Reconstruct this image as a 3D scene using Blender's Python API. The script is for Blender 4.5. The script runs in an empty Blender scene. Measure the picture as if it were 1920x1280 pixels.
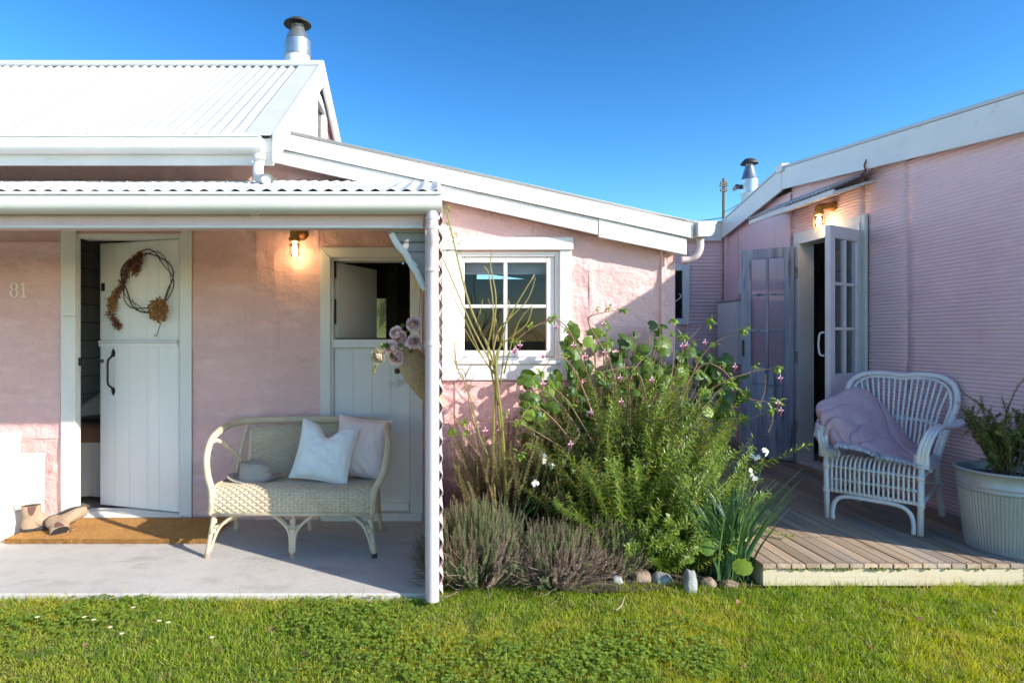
import bpy, bmesh, math, random
import numpy as np
from mathutils import Vector, Matrix, noise
random.seed(7); rng = np.random.default_rng(7)
sc = bpy.context.scene
COL = sc.collection
# ---------------------------------------------------------------- camera
FP, XV, Y0, H = 1150.0, 812.0, 635.0, 1.30
cam = bpy.data.objects.new('camera', bpy.data.cameras.new('camera')); COL.objects.link(cam)
cam.location = (0, 0, H); cam.rotation_euler = (math.radians(90), 0, 0)
cam.data.sensor_width = 36; cam.data.lens = FP*36/1920
cam.data.shift_x = (960-XV)/1920; cam.data.shift_y = -(640-Y0)/1920
cam.data.clip_start = .05; cam.data.clip_end = 2000
sc.camera = cam
# ---------------------------------------------------------------- light
SUN = Vector((-1.56, 1.0, -0.883)).normalized()
w = bpy.data.worlds.new('World'); sc.world = w; w.use_nodes = True
nt = w.node_tree; bg = nt.nodes['Background']
sky = nt.nodes.new('ShaderNodeTexSky'); sky.sky_type = 'NISHITA'; sky.sun_disc = False
sky.sun_elevation = math.asin(-SUN.z); sky.sun_rotation = math.atan2(-SUN.x, -SUN.y)
sky.air_density = 1.0; sky.dust_density = 0.3; sky.ozone_density = 2.5; sky.altitude = 300
gm = nt.nodes.new('ShaderNodeGamma'); gm.inputs[1].default_value = 1.6     # deep polarised blue, same everywhere in the sky
nt.links.new(sky.outputs[0], gm.inputs[0]); hs_ = nt.nodes.new('ShaderNodeHueSaturation'); hs_.inputs['Saturation'].default_value = 1.10; hs_.inputs['Hue'].default_value = .494; nt.links.new(gm.outputs[0], hs_.inputs['Color']); nt.links.new(hs_.outputs[0], bg.inputs[0]); bg.inputs[1].default_value = 0.0375
sl = bpy.data.lights.new('sun', 'SUN'); sl.energy = 2.5; sl.angle = math.radians(.53); sl.color = (1, .94, .85)
so = bpy.data.objects.new('sun', sl); COL.objects.link(so); so.location = (8, -6, 8)
so.rotation_euler = SUN.to_track_quat('-Z', 'Y').to_euler()
sc.view_settings.view_transform = 'Standard'; sc.view_settings.look = 'None'
sc.view_settings.gamma = 1; sc.view_settings.use_curve_mapping = False
sc.view_settings.exposure = 1.68

# ---------------------------------------------------------------- helpers
def P(x, y, Y): return Vector(((x-XV)/FP*Y, Y, H-(y-Y0)/FP*Y))
def PX(x, Y): return (x-XV)/FP*Y
def PZ(y, Y): return H-(y-Y0)/FP*Y
WM = {}
class MB:
    def __init__(s): s.v = []; s.f = []
    def add(s, vs, fs):
        n = len(s.v); s.v += [tuple(v) for v in vs]; s.f += [tuple(i+n for i in f) for f in fs]; return s
    def box(s, x0, x1, y0, y1, z0, z1, M=None):
        vs = [Vector(p) for p in ((x0,y0,z0),(x1,y0,z0),(x1,y1,z0),(x0,y1,z0),(x0,y0,z1),(x1,y0,z1),(x1,y1,z1),(x0,y1,z1))]
        if M: vs = [M @ v for v in vs]
        return s.add(vs, [(0,3,2,1),(4,5,6,7),(0,1,5,4),(1,2,6,5),(2,3,7,6),(3,0,4,7)])
    def prism(s, pts, d):                 # closed polygon pts (3D), extruded by vector d
        n = len(pts); d = Vector(d); vs = [Vector(p) for p in pts]+[Vector(p)+d for p in pts]
        return s.add(vs, [tuple(range(n))[::-1], tuple(range(n, 2*n))]+[(i,(i+1)%n,n+(i+1)%n,n+i) for i in range(n)])
    def tube(s, pts, r, seg=8, flat=None, up=None, caps=True):
        pts = [Vector(p) for p in pts]; n = len(pts)
        if not hasattr(r, '__len__'): r = [r]*n
        T = [(pts[min(i+1,n-1)]-pts[max(i-1,0)]).normalized() for i in range(n)]
        u = Vector(up) if up else (Vector((0,0,1)) if abs(T[0].z) < .9 else Vector((0,1,0)))
        vs = []
        for i in range(n):
            u = u-T[i]*u.dot(T[i])
            if u.length < 1e-5: u = T[i].orthogonal()
            u.normalize(); b = T[i].cross(u)
            fl = flat if flat else 1
            for k in range(seg):
                a = 2*math.pi*k/seg
                vs.append(pts[i]+u*(math.cos(a)*r[i])+b*(math.sin(a)*r[i]*fl))
        fs = [(i*seg+k, i*seg+(k+1)%seg, (i+1)*seg+(k+1)%seg, (i+1)*seg+k) for i in range(n-1) for k in range(seg)]
        if caps: fs += [tuple(range(seg))[::-1], tuple(range((n-1)*seg, n*seg))]
        return s.add(vs, fs)
    def lathe(s, prof, c, seg=24, M=None):
        vs = []; c = Vector(c)
        for r, z in prof:
            for k in range(seg):
                a = 2*math.pi*k/seg; p = Vector((r*math.cos(a), r*math.sin(a), z))
                vs.append((M @ p if M else p)+c)
        n = len(prof)
        return s.add(vs, [(i*seg+k, i*seg+(k+1)%seg, (i+1)*seg+(k+1)%seg, (i+1)*seg+k) for i in range(n-1) for k in range(seg)])
    def grid(s, fn, nu, nv, thick=0, nrm=None, wrap=False):
        g = [[Vector(fn(i/nu, j/nv)) for i in range(nu+1)] for j in range(nv+1)]
        vs = [p for row in g for p in row]; W = nu+1
        fs = [(j*W+i, j*W+i+1, (j+1)*W+i+1, (j+1)*W+i) for j in range(nv) for i in range(nu)]
        if thick:
            N = Vector(nrm); n = len(vs); vs = vs+[p-N*thick for p in vs]
            fs = fs+[tuple(n+k for k in f[::-1]) for f in fs]
            for j in range(nv): fs += [(j*W, (j+1)*W, n+(j+1)*W, n+j*W), (j*W+nu+0, n+j*W+nu, n+(j+1)*W+nu, (j+1)*W+nu)]
            for i in range(nu): fs += [(i, n+i, n+i+1, i+1), (nv*W+i, nv*W+i+1, n+nv*W+i+1, n+nv*W+i)]
        return s.add(vs, fs)
    def np_add(s, V, F):
        n = len(s.v); s.v += [tuple(v) for v in V]; s.f += [tuple(int(i)+n for i in f) for f in F]; return s
def smooth_path(pts, k=6, closed=False):
    pts = [Vector(p) for p in pts]; n = len(pts); out = []
    rngi = range(n) if closed else range(n-1)
    for i in rngi:
        if closed: p0, p1, p2, p3 = pts[i-1], pts[i], pts[(i+1)%n], pts[(i+2)%n]
        else: p0, p1, p2, p3 = pts[max(i-1,0)], pts[i], pts[i+1], pts[min(i+2,n-1)]
        for j in range(k):
            t = j/k
            out.append(.5*((2*p1)+(p2-p0)*t+(2*p0-5*p1+4*p2-p3)*t*t+(3*p1-p0-3*p2+p3)*t**3))
    out.append(pts[0] if closed else pts[-1]); return out
def mesh_from(name, mb, mat, inv=None, smooth=False):
    me = bpy.data.meshes.new(name)
    vs = mb.v if inv is None else [tuple(inv @ Vector(v)) for v in mb.v]
    me.from_pydata(vs, [], mb.f); me.materials.append(mat)
    if smooth: me.shade_smooth()
    bm = bmesh.new(); bm.from_mesh(me); bmesh.ops.recalc_face_normals(bm, faces=bm.faces); bm.to_mesh(me); bm.free()
    return me
def finish(ob, smooth, bevel, angle=None):
    if bevel:
        m = ob.modifiers.new('bevel', 'BEVEL'); m.width = bevel; m.segments = 2; m.limit_method = 'ANGLE'; m.angle_limit = math.radians(40)
def tag(o, label=None, cat=None, group=None, kind=None):
    if label: o['label'] = label
    if cat: o['category'] = cat
    if group: o['group'] = group
    if kind: o['kind'] = kind
    return o
def root(name, loc, label, cat, group=None, rz=0):
    o = bpy.data.objects.new(name, None); COL.objects.link(o); o.location = loc; o.rotation_euler = (0, 0, rz)
    o.empty_display_size = .1
    WM[o] = Matrix.Translation(Vector(loc)) @ Matrix.Rotation(rz, 4, 'Z')
    return tag(o, label, cat, group)
def part(name, mb, mat, parent=None, M=None, smooth=False, bevel=0, kind=None, label=None, autos=None, loc=None):
    """mesh in world coordinates unless M (its matrix relative to the parent) is given"""
    base = WM[parent] if parent else Matrix()
    if M is not None: Wo = base @ M; me = mesh_from(name, mb, mat, None, smooth)
    else:
        L = M0 = Matrix.Translation(base.inverted() @ Vector(loc)) if loc is not None else Matrix()
        Wo = base @ M0; me = mesh_from(name, mb, mat, Wo.inverted(), smooth); M = M0
    if autos: me.shade_smooth(); me.set_sharp_from_angle(angle=math.radians(autos))
    o = bpy.data.objects.new(name, me); COL.objects.link(o)
    if parent: o.parent = parent
    o.matrix_local = M; WM[o] = Wo
    finish(o, smooth, bevel)
    if kind: o['kind'] = kind
    if label: o['label'] = label
    return o
def inst(name, src, parent, M):           # another object sharing the mesh of src
    o = bpy.data.objects.new(name, src.data); COL.objects.link(o)
    for m in src.modifiers:
        n = o.modifiers.new(m.name, m.type)
        if m.type == 'BEVEL': n.width = m.width; n.segments = m.segments; n.limit_method = m.limit_method; n.angle_limit = m.angle_limit
    if parent: o.parent = parent; WM[o] = WM[parent] @ M
    else: WM[o] = M
    o.matrix_local = M; return o
def big(name, V, F, mat, loc=(0,0,0), parent=None, smooth=False, kind=None):   # numpy mesh, all faces same size
    me = bpy.data.meshes.new(name); V = np.asarray(V, np.float32)-np.array(loc if not parent else WM[parent].translation, np.float32)
    F = np.asarray(F, np.int32); n, k = F.shape
    me.vertices.add(len(V)); me.vertices.foreach_set('co', V.ravel())
    me.loops.add(n*k); me.loops.foreach_set('vertex_index', F.ravel())
    me.polygons.add(n); me.polygons.foreach_set('loop_start', np.arange(0, n*k, k, dtype=np.int32)); me.polygons.foreach_set('loop_total', np.full(n, k, np.int32))
    me.update(calc_edges=True); me.materials.append(mat)
    if smooth: me.shade_smooth()
    o = bpy.data.objects.new(name, me); COL.objects.link(o)
    if parent: o.parent = parent
    else: o.location = loc
    WM[o] = WM[parent] if parent else Matrix.Translation(Vector(loc))
    if kind: o['kind'] = kind
    return o
# ---------------------------------------------------------------- materials
def mat(name, base, rough=.6, metal=0, noise_=None, bump=None, extra=None, spec=None):
    """noise_ = list of (scale, (sx,sy,sz), colour2, lo, hi);  bump = list of (scale, (sx,sy,sz), strength, distance)"""
    m = bpy.data.materials.new(name); m.use_nodes = True; t = m.node_tree; b = t.nodes['Principled BSDF']
    b.inputs['Roughness'].default_value = rough; b.inputs['Metallic'].default_value = metal
    if spec is not None: b.inputs['Specular IOR Level'].default_value = spec
    tc = t.nodes.new('ShaderNodeTexCoord'); col = t.nodes.new('ShaderNodeRGB'); col.outputs[0].default_value = (*base, 1); cur = col.outputs[0]
    def tex(sc_, st, detail=6):
        mp = t.nodes.new('ShaderNodeMapping'); mp.inputs['Scale'].default_value = st; t.links.new(tc.outputs['Object'], mp.inputs[0])
        n = t.nodes.new('ShaderNodeTexNoise'); n.inputs['Scale'].default_value = sc_; n.inputs['Detail'].default_value = detail; n.inputs['Roughness'].default_value = .6
        t.links.new(mp.outputs[0], n.inputs['Vector']); return n.outputs[0]
    for (s_, st, c2, lo, hi) in (noise_ or []):
        r = t.nodes.new('ShaderNodeMapRange'); r.inputs[1].default_value = lo; r.inputs[2].default_value = hi; t.links.new(tex(s_, st), r.inputs[0])
        mx = t.nodes.new('ShaderNodeMix'); mx.data_type = 'RGBA'; t.links.new(r.outputs[0], mx.inputs[0]); t.links.new(cur, mx.inputs[6]); mx.inputs[7].default_value = (*c2, 1); cur = mx.outputs[2]
    if extra == 'rand':                    # per-object value shift
        oi = t.nodes.new('ShaderNodeObjectInfo'); hs = t.nodes.new('ShaderNodeHueSaturation'); r = t.nodes.new('ShaderNodeMapRange')
        r.inputs[3].default_value = .72; r.inputs[4].default_value = 1.22; t.links.new(oi.outputs['Random'], r.inputs[0]); t.links.new(r.outputs[0], hs.inputs['Value'])
        t.links.new(cur, hs.inputs['Color']); cur = hs.outputs[0]
    t.links.new(cur, b.inputs['Base Color'])
    prev = None
    for (s_, st, strn, dist) in (bump or []):
        bp = t.nodes.new('ShaderNodeBump'); bp.inputs['Strength'].default_value = strn; bp.inputs['Distance'].default_value = dist
        t.links.new(tex(s_, st), bp.inputs['Height'])
        if prev: t.links.new(prev, bp.inputs['Normal'])
        prev = bp.outputs[0]
    if prev: t.links.new(prev, b.inputs['Normal'])
    return m
def leafmat(name, c1, c2, rough=.45, trans=.35, c3=None, patch=None):
    m = bpy.data.materials.new(name); m.use_nodes = True; t = m.node_tree; b = t.nodes['Principled BSDF']; out = t.nodes['Material Output']
    g = t.nodes.new('ShaderNodeNewGeometry'); cr = t.nodes.new('ShaderNodeValToRGB')
    cr.color_ramp.elements[0].color = (*c1, 1); cr.color_ramp.elements[1].color = (*c2, 1)
    if c3: e = cr.color_ramp.elements.new(.92); e.color = (*c2, 1); cr.color_ramp.elements[-1].color = (*c3, 1)
    oi = t.nodes.new('ShaderNodeObjectInfo'); ad = t.nodes.new('ShaderNodeMath'); ad.operation = 'ADD'; fr = t.nodes.new('ShaderNodeMath'); fr.operation = 'FRACT'
    t.links.new(g.outputs['Random Per Island'], ad.inputs[0]); t.links.new(oi.outputs['Random'], ad.inputs[1]); t.links.new(ad.outputs[0], fr.inputs[0])
    t.links.new(fr.outputs[0], cr.inputs[0]); t.links.new(cr.outputs[0], b.inputs['Base Color']); b.inputs['Roughness'].default_value = rough
    src = cr.outputs[0]
    if patch:
        tc = t.nodes.new('ShaderNodeTexCoord')
        for (s_, c_, lo, hi) in patch:
            n_ = t.nodes.new('ShaderNodeTexNoise'); n_.inputs['Scale'].default_value = s_; n_.inputs['Detail'].default_value = 4; t.links.new(tc.outputs['Object'], n_.inputs['Vector'])
            r_ = t.nodes.new('ShaderNodeMapRange'); r_.inputs[1].default_value = lo; r_.inputs[2].default_value = hi; r_.inputs[4].default_value = .75; t.links.new(n_.outputs[0], r_.inputs[0])
            m2 = t.nodes.new('ShaderNodeMix'); m2.data_type = 'RGBA'; t.links.new(r_.outputs[0], m2.inputs[0]); t.links.new(src, m2.inputs[6]); m2.inputs[7].default_value = (*c_, 1); src = m2.outputs[2]
        t.links.new(src, b.inputs['Base Color'])
    tr = t.nodes.new('ShaderNodeBsdfTranslucent'); hs = t.nodes.new('ShaderNodeHueSaturation'); hs.inputs['Value'].default_value = 1.6; hs.inputs['Saturation'].default_value = 1.15
    t.links.new(src, hs.inputs['Color']); t.links.new(hs.outputs[0], tr.inputs[0])
    mx = t.nodes.new('ShaderNodeMixShader'); mx.inputs[0].default_value = trans
    t.links.new(b.outputs[0], mx.inputs[1]); t.links.new(tr.outputs[0], mx.inputs[2]); t.links.new(mx.outputs[0], out.inputs[0]); return m
def glassmat(name, tint=(.9,.93,.95), refl=1.0):
    m = bpy.data.materials.new(name); m.use_nodes = True; t = m.node_tree; out = t.nodes['Material Output']; t.nodes.remove(t.nodes['Principled BSDF'])
    tr = t.nodes.new('ShaderNodeBsdfTransparent'); tr.inputs[0].default_value = (*tint, 1); gl = t.nodes.new('ShaderNodeBsdfGlossy'); gl.inputs['Roughness'].default_value = .01
    fr = t.nodes.new('ShaderNodeFresnel'); fr.inputs[0].default_value = 1.5; mu = t.nodes.new('ShaderNodeMath'); mu.operation = 'MULTIPLY'; mu.inputs[1].default_value = 1.7*refl
    t.links.new(fr.outputs[0], mu.inputs[0]); mx = t.nodes.new('ShaderNodeMixShader'); t.links.new(mu.outputs[0], mx.inputs[0])
    t.links.new(tr.outputs[0], mx.inputs[1]); t.links.new(gl.outputs[0], mx.inputs[2]); t.links.new(mx.outputs[0], out.inputs[0]); return m
U = (1,1,1)
M_ = dict(
 roof = mat('white_roof_iron', (.54,.54,.535), .42, noise_=[(1.3,(1,1,1),(.48,.48,.465),.45,.75),(4,(6,.25,.25),(.50,.48,.43),.60,.78),(30,(1,.15,1),(.60,.58,.52),.68,.80)], bump=[(6,U,.15,.004)]),
 trim = mat('white_painted_trim', (.75,.73,.69), .5, noise_=[(2,U,(.64,.63,.60),.4,.8),(7,(.4,1,2.5),(.52,.50,.45),.62,.80),(55,(1,1,1),(.45,.42,.36),.72,.80)], bump=[(25,(1,1,.3),.25,.002),(90,U,.2,.001)]),
 trimv = mat('white_painted_boards', (.80,.77,.72), .55, noise_=[(3,(1,1,.2),(.70,.68,.64),.4,.8),(60,(1,1,.4),(.42,.38,.32),.73,.80)], bump=[(40,(1,1,.06),.35,.002),(90,U,.15,.001)]),
 casing = mat('aged_white_casing', (.75,.71,.65), .6, noise_=[(4,(1,1,.3),(.62,.60,.54),.4,.8),(50,(1,1,.4),(.30,.26,.21),.68,.78)], bump=[(40,(1,1,.1),.5,.003),(120,U,.3,.002)]),
 pink = mat('pink_painted_tin', (.74,.45,.41), .5, noise_=[(1.6,U,(.68,.40,.37),.35,.7),(7,(.5,1,1.6),(.78,.52,.48),.5,.75),(2.5,(1,1,.35),(.60,.40,.36),.60,.78),(45,U,(.30,.15,.11),.72,.78)], bump=[(3.2,(1,1,1.5),.9,.05),(11,(1.5,1,.8),.8,.014),(60,U,.35,.003)]),
 pinks = mat('pink_corrugated_iron', (.82,.58,.60), .45, noise_=[(1.1,U,(.76,.50,.52),.4,.7),(3,(1,2,.3),(.66,.47,.46),.60,.80),(14,(1,.3,1),(.84,.61,.62),.5,.8),(50,(1,.25,1),(.50,.31,.29),.76,.84)], bump=[(5,U,.25,.01),(40,U,.2,.002)]),
 pinktrim = mat('pale_pink_painted_wood', (.74,.54,.51), .5, noise_=[(5,(1,1,.3),(.66,.46,.43),.5,.8)], bump=[(40,(.2,1,1),.25,.002)]),
 pipe = mat('pale_pink_pipe', (.70,.56,.55), .38, noise_=[(6,U,(.66,.52,.51),.4,.8)], bump=[(30,U,.05,.001)]),
 concrete = mat('painted_concrete', (.49,.455,.41), .8, noise_=[(1.2,U,(.57,.53,.49),.4,.7),(2.2,(1,2.5,1),(.36,.33,.29),.56,.74),(4.5,U,(.62,.59,.55),.62,.7),(9,U,(.42,.38,.365),.5,.8),(70,U,(.30,.27,.26),.66,.78)], bump=[(35,U,.5,.006),(150,U,.5,.002)]),
 soil = mat('garden_soil', (.045,.03,.02), .95, noise_=[(20,U,(.09,.065,.04),.4,.7)], bump=[(30,U,1,.03)]),
 turf = mat('turf', (.15,.17,.05), .95, noise_=[(3,U,(.20,.20,.08),.4,.7),(25,U,(.10,.09,.04),.55,.75)], bump=[(40,U,1,.03)]),
 deck = mat('weathered_deck_timber', (.47,.33,.205), .75, noise_=[(6,(1,.07,1),(.27,.185,.125),.35,.65),(30,(1,.05,1),(.50,.40,.29),.45,.75),(3,(1,.3,1),(.28,.27,.26),.5,.75),(14,(1,.3,1),(.08,.055,.04),.66,.76)], bump=[(50,(1,.05,1),.5,.003)], extra='rand'),
 deckf = mat('pale_deck_fascia', (.47,.39,.26), .7, noise_=[(6,(.1,1,1),(.53,.46,.33),.4,.7),(40,(.05,1,1),(.45,.36,.22),.5,.75),(4,(1,1,1),(.30,.20,.08),.64,.8)], bump=[(50,(.05,1,1),.4,.002)]),
 blue = mat('weathered_blue_grey_wood', (.29,.32,.40), .7, noise_=[(9,(1,1,.10),(.46,.49,.55),.45,.58),(22,(1,1,.08),(.13,.15,.20),.52,.66),(30,(1,1,.1),(.55,.56,.58),.66,.74)], bump=[(50,(1,1,.06),.5,.003)]),
 lilac = mat('pink_white_painted_door', (.82,.74,.73), .45, noise_=[(4,U,(.70,.62,.65),.4,.8)], bump=[(40,(1,1,.1),.2,.001)]),
 galv = mat('galvanised_zinc', (.36,.37,.385), .45, .35, noise_=[(5,U,(.44,.455,.47),.4,.7),(30,U,(.32,.36,.36),.5,.8),(12,(1,1,.2),(.40,.40,.38),.6,.8)], bump=[(30,U,.1,.001)]),
 steel = mat('flue_steel', (.55,.55,.54), .32, .85, noise_=[(9,U,(.38,.38,.37),.45,.7)]),
 darksteel = mat('sooty_steel', (.07,.065,.06), .6, .6, noise_=[(14,U,(.16,.13,.10),.5,.75)]),
 brass = mat('aged_brass', (.42,.25,.08), .38, .9, noise_=[(20,U,(.20,.12,.05),.45,.7)]),
 black = mat('black_iron', (.012,.012,.013), .45),
 dark = mat('dark_gap', (.02,.017,.015), .9),
 shiplap = mat('interior_shiplap', (.62,.58,.52), .7, noise_=[(4,(1,1,.3),(.36,.32,.27),.4,.8)]),
 darkroom = mat('dark_interior', (.035,.028,.026), .8, noise_=[(3,(1,1,.3),(.06,.045,.04),.4,.7)]),  # near-black colour standing in for the shade of unlit rooms
 intfloor = mat('interior_floorboards', (.30,.27,.24), .6, noise_=[(4,(1,.1,1),(.22,.19,.16),.4,.7)]),
 linen = mat('white_linen', (.84,.82,.79), .9, noise_=[(3,U,(.80,.78,.76),.4,.7)], bump=[(9,(1,1,.5),.8,.03),(260,U,.3,.001)]),
 pinklinen = mat('pink_linen', (.84,.66,.61), .9, bump=[(9,(1,1,.5),.9,.03),(260,U,.3,.001)]),
 bed = mat('bed_linen', (.60,.56,.50), .9, bump=[(8,U,.6,.02)]),
 tan = mat('tan_blanket', (.25,.12,.06), .9),
 wick = mat('cream_wicker', (.60,.48,.33), .6, noise_=[(8,U,(.50,.38,.25),.4,.7),(60,U,(.36,.27,.18),.62,.78)], bump=[(120,U,.5,.002)]),
 rattan = mat('white_painted_rattan', (.80,.78,.76), .42, noise_=[(10,U,(.70,.70,.72),.5,.8),(50,(1,1,1),(.50,.46,.42),.74,.8)], bump=[(40,U,.15,.001)]),
 wool = mat('pink_wool', (.60,.36,.40), 1.0, noise_=[(9,U,(.68,.46,.50),.4,.7),(90,U,(.66,.52,.57),.5,.7)], bump=[(200,U,.9,.004),(60,U,.4,.004)]),
 fringe = mat('cream_fringe', (.74,.70,.68), .95),
 coir = mat('coir', (.46,.22,.055), .95, noise_=[(9,U,(.38,.17,.04),.4,.7),(140,U,(.58,.33,.11),.45,.7)], bump=[(170,U,1,.006)]),
 felt = mat('grey_felt', (.36,.32,.28), .95, bump=[(120,U,.3,.002)]),
 suede = mat('tan_suede', (.36,.25,.165), .85, noise_=[(12,U,(.28,.185,.115),.4,.7),(60,U,(.44,.32,.22),.5,.8)], bump=[(30,U,.3,.003)]),
 elastic = mat('brown_elastic', (.13,.055,.045), .9, bump=[(120,(1,1,.1),.6,.002)]),
 rubber = mat('dark_rubber', (.035,.035,.035), .7),
 hess = mat('hessian', (.48,.29,.14), .95, noise_=[(120,(1,1,.4),(.28,.18,.09),.45,.65),(6,U,(.46,.33,.19),.4,.7)], bump=[(200,U,.9,.003)]),
 twig = mat('dark_twig', (.05,.03,.022), .7),
 dried = leafmat('dried_flower', (.10,.03,.02), (.28,.11,.04), .8, .15),
 driedg = leafmat('dried_hydrangea', (.28,.10,.03), (.50,.30,.12), .8, .2),
 rosep = mat('pink_rose_petal', (.93,.62,.56), .6, noise_=[(30,U,(.94,.76,.70),.4,.7)]),
 rosec = mat('cream_rose_petal', (.85,.70,.50), .6, noise_=[(30,U,(.80,.60,.38),.4,.7)]),
 stone = mat('grey_stone', (.24,.24,.23), .85, noise_=[(8,U,(.36,.36,.34),.45,.65),(30,U,(.16,.17,.16),.55,.7)], bump=[(12,U,.8,.02),(60,U,.5,.004)]),
 brownstone = mat('brown_stone', (.22,.15,.10), .85, noise_=[(8,U,(.30,.22,.16),.4,.7)], bump=[(12,U,.8,.02)]),
 cane = mat('green_rose_cane', (.16,.17,.035), .5, noise_=[(12,(1,1,.3),(.26,.20,.05),.4,.7),(30,U,(.10,.05,.03),.62,.75)]),
 wood = mat('woody_stem', (.16,.095,.055), .8, noise_=[(20,(1,1,.3),(.27,.18,.11),.4,.7)], bump=[(60,U,.4,.002)]),
 paleStem = mat('dry_pale_stem', (.33,.25,.17), .8),
 oldwood = mat('flaking_brown_post', (.10,.075,.055), .8, noise_=[(8,(1,1,.5),(.40,.37,.32),.60,.66)]),
 greywood = mat('weathered_grey_wood', (.36,.34,.32), .8, noise_=[(40,(.08,1,1),(.13,.12,.11),.55,.68)], bump=[(50,(.08,1,1),.5,.003)]),
 polewood = mat('pole_wood', (.16,.14,.12), .9),
 number = mat('number_paint', (.86,.74,.70), .5),
 blind = mat('roller_blind', (.60,.60,.58), .8),
 moss = mat('moss', (.10,.12,.015), .95),
 glass = glassmat('pane_glass', refl=.35), lampglass = glassmat('lamp_glass', (.98,.97,.94), .8), winglass = glassmat('dark_window_glass', (.75,.77,.78), .3),
 grass = leafmat('grass_blade', (.12,.20,.015), (.36,.43,.035), .5, .4, (.50,.44,.14), patch=[(1.3,(.46,.43,.05),.46,.66),(7,(.10,.20,.02),.52,.70),(16,(.42,.31,.12),.57,.70),(5,(.38,.30,.12),.66,.74)]),
 clover = leafmat('clover_leaf', (.11,.19,.022), (.27,.37,.045), .5, .3),
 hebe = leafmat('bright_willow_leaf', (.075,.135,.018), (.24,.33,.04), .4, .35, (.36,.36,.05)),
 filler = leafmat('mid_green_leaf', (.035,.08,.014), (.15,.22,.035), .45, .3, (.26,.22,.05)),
 darkshrub = leafmat('bronze_shrub_leaf', (.05,.08,.022), (.20,.15,.06), .55, .2),
 lav = leafmat('thyme_leaf', (.09,.13,.05), (.24,.30,.12), .6, .25, (.33,.30,.24)),
 lavdry = leafmat('thyme_dry_twig', (.14,.09,.06), (.32,.24,.18), .8, .1),
 heart = leafmat('round_leaf', (.045,.10,.015), (.11,.19,.025), .45, .3),
 nast = leafmat('nasturtium_leaf', (.14,.24,.03), (.26,.36,.04), .45, .4, (.5,.42,.04)),
 fuch = leafmat('fuchsia_leaf', (.14,.24,.04), (.28,.38,.06), .45, .35),
 fuchf = mat('fuchsia_petal', (.45,.07,.18), .5), fuchw = mat('fuchsia_pale_petal', (.75,.45,.55), .5),
 strap = leafmat('strap_leaf', (.03,.09,.035), (.09,.17,.05), .4, .25),
 potleaf = leafmat('pot_shrub_leaf', (.05,.08,.02), (.24,.26,.05), .45, .25),
 white_petal = mat('white_petal', (.85,.84,.72), .6), yellow = mat('flower_centre', (.7,.45,.03), .6),
 deadleaf = leafmat('dead_leaf', (.22,.10,.04), (.36,.22,.10), .8, .2),
)
bulb = bpy.data.materials.new('lit_bulb'); bulb.use_nodes = True
bb = bulb.node_tree.nodes['Principled BSDF']; bb.inputs['Emission Color'].default_value = (1, .74, .40, 1); bb.inputs['Emission Strength'].default_value = 14; bb.inputs['Base Color'].default_value = (.9,.8,.6,1)
M_['bulb'] = bulb
# ================================================================ SETTING
DZ = .13           # deck height
FZ = .03           # porch floor height
YW = 4.33          # facade plane
def structure(name, mb, m, bevel=0, smooth=False):
    o = part(name, mb, m, bevel=bevel, smooth=smooth); o['kind'] = 'structure'; return o
structure('ground', MB().add([(-300,-300,-.012),(300,-300,-.012),(300,300,-.012),(-300,300,-.012)], [(0,1,2,3)]), M_['turf'])
structure('porch_floor', MB().box(-5.5, .03, 3.06, 4.5, -.1, FZ), M_['concrete'], bevel=.008)
def bedz(x, y): return .012+.035*math.exp(-((x-.8)**2/.6+(y-3.85)**2/.2))+.012*noise.noise((x*6,y*6,0))
structure('garden_bed', MB().grid(lambda u,v:(-.03+u*1.76, 3.16+v*1.14+.05*math.sin(u*9)*(1-v), bedz(-.03+u*1.76, 3.16+v*1.14)), 60, 40), M_['soil'], smooth=True)

# ---------------------------------------------------------------- sheet helpers
def corr(mb, o, u, v, n, pitch, amp, nv=1, seg=6, thick=.0012, wob=0, phase=0):
    """waves across u; o origin, u and v full-length vectors, n unit normal"""
    o, u, v, n = Vector(o), Vector(u), Vector(v), Vector(n); L = u.length; nu = max(2, int(round(L/pitch*seg)))
    def fn(a, b):
        p = o+u*a+v*b+n*(amp*math.cos(2*math.pi*(a*L/pitch)+phase))
        if wob: p = p+n*(wob*noise.noise(p*2.3))+u.normalized()*(wob*.8*noise.noise(p*1.7+Vector((5,3,1))))
        return p
    return mb.grid(fn, nu, nv, thick, n)
def tin(mb, x0, x1, z0, z1, y, seed, amp=.0045, lip=.003):
    """a flattened tin sheet facing -Y, wrinkled, z1 may be a function of x"""
    zt = z1 if callable(z1) else (lambda x: z1)
    zb = z0 if callable(z0) else (lambda x: z0)
    nu = max(3, int((x1-x0)/.022)); nv = max(3, int(((z1((x0+x1)/2) if callable(z1) else z1)-(z0((x0+x1)/2) if callable(z0) else z0))/.022))
    def fn(u, v):
        wx = .003*noise.noise((seed, v*7, 3)) if 0 < u < 1 or True else 0
        x = x0+(x1-x0)*u; z = zb(x)+(zt(x)-zb(x))*v
        x += .003*noise.noise((z*9, seed, 1))*(1 if u in (0, 1) else 0); z += .004*noise.noise((x*9, seed, 7))*(1 if v == 0 else 0)
        p = Vector((x*2.6+seed*3.1, z*3.4, seed))
        d = amp*(noise.noise(p)+.6*noise.noise(p*2.7)+.5*abs(noise.noise(Vector((x*3+z*4, z*2-x*3, seed*2)))))
        e = min(u*nu, (1-u)*nu, v*nv, (1-v)*nv)
        if e < 1.5: d = -lip*(.6+.6*noise.noise((x*6, z*6, seed)))
        return (x, y+d, z)
    return mb.grid(fn, nu, nv, .012, (0,-1,0))
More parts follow.
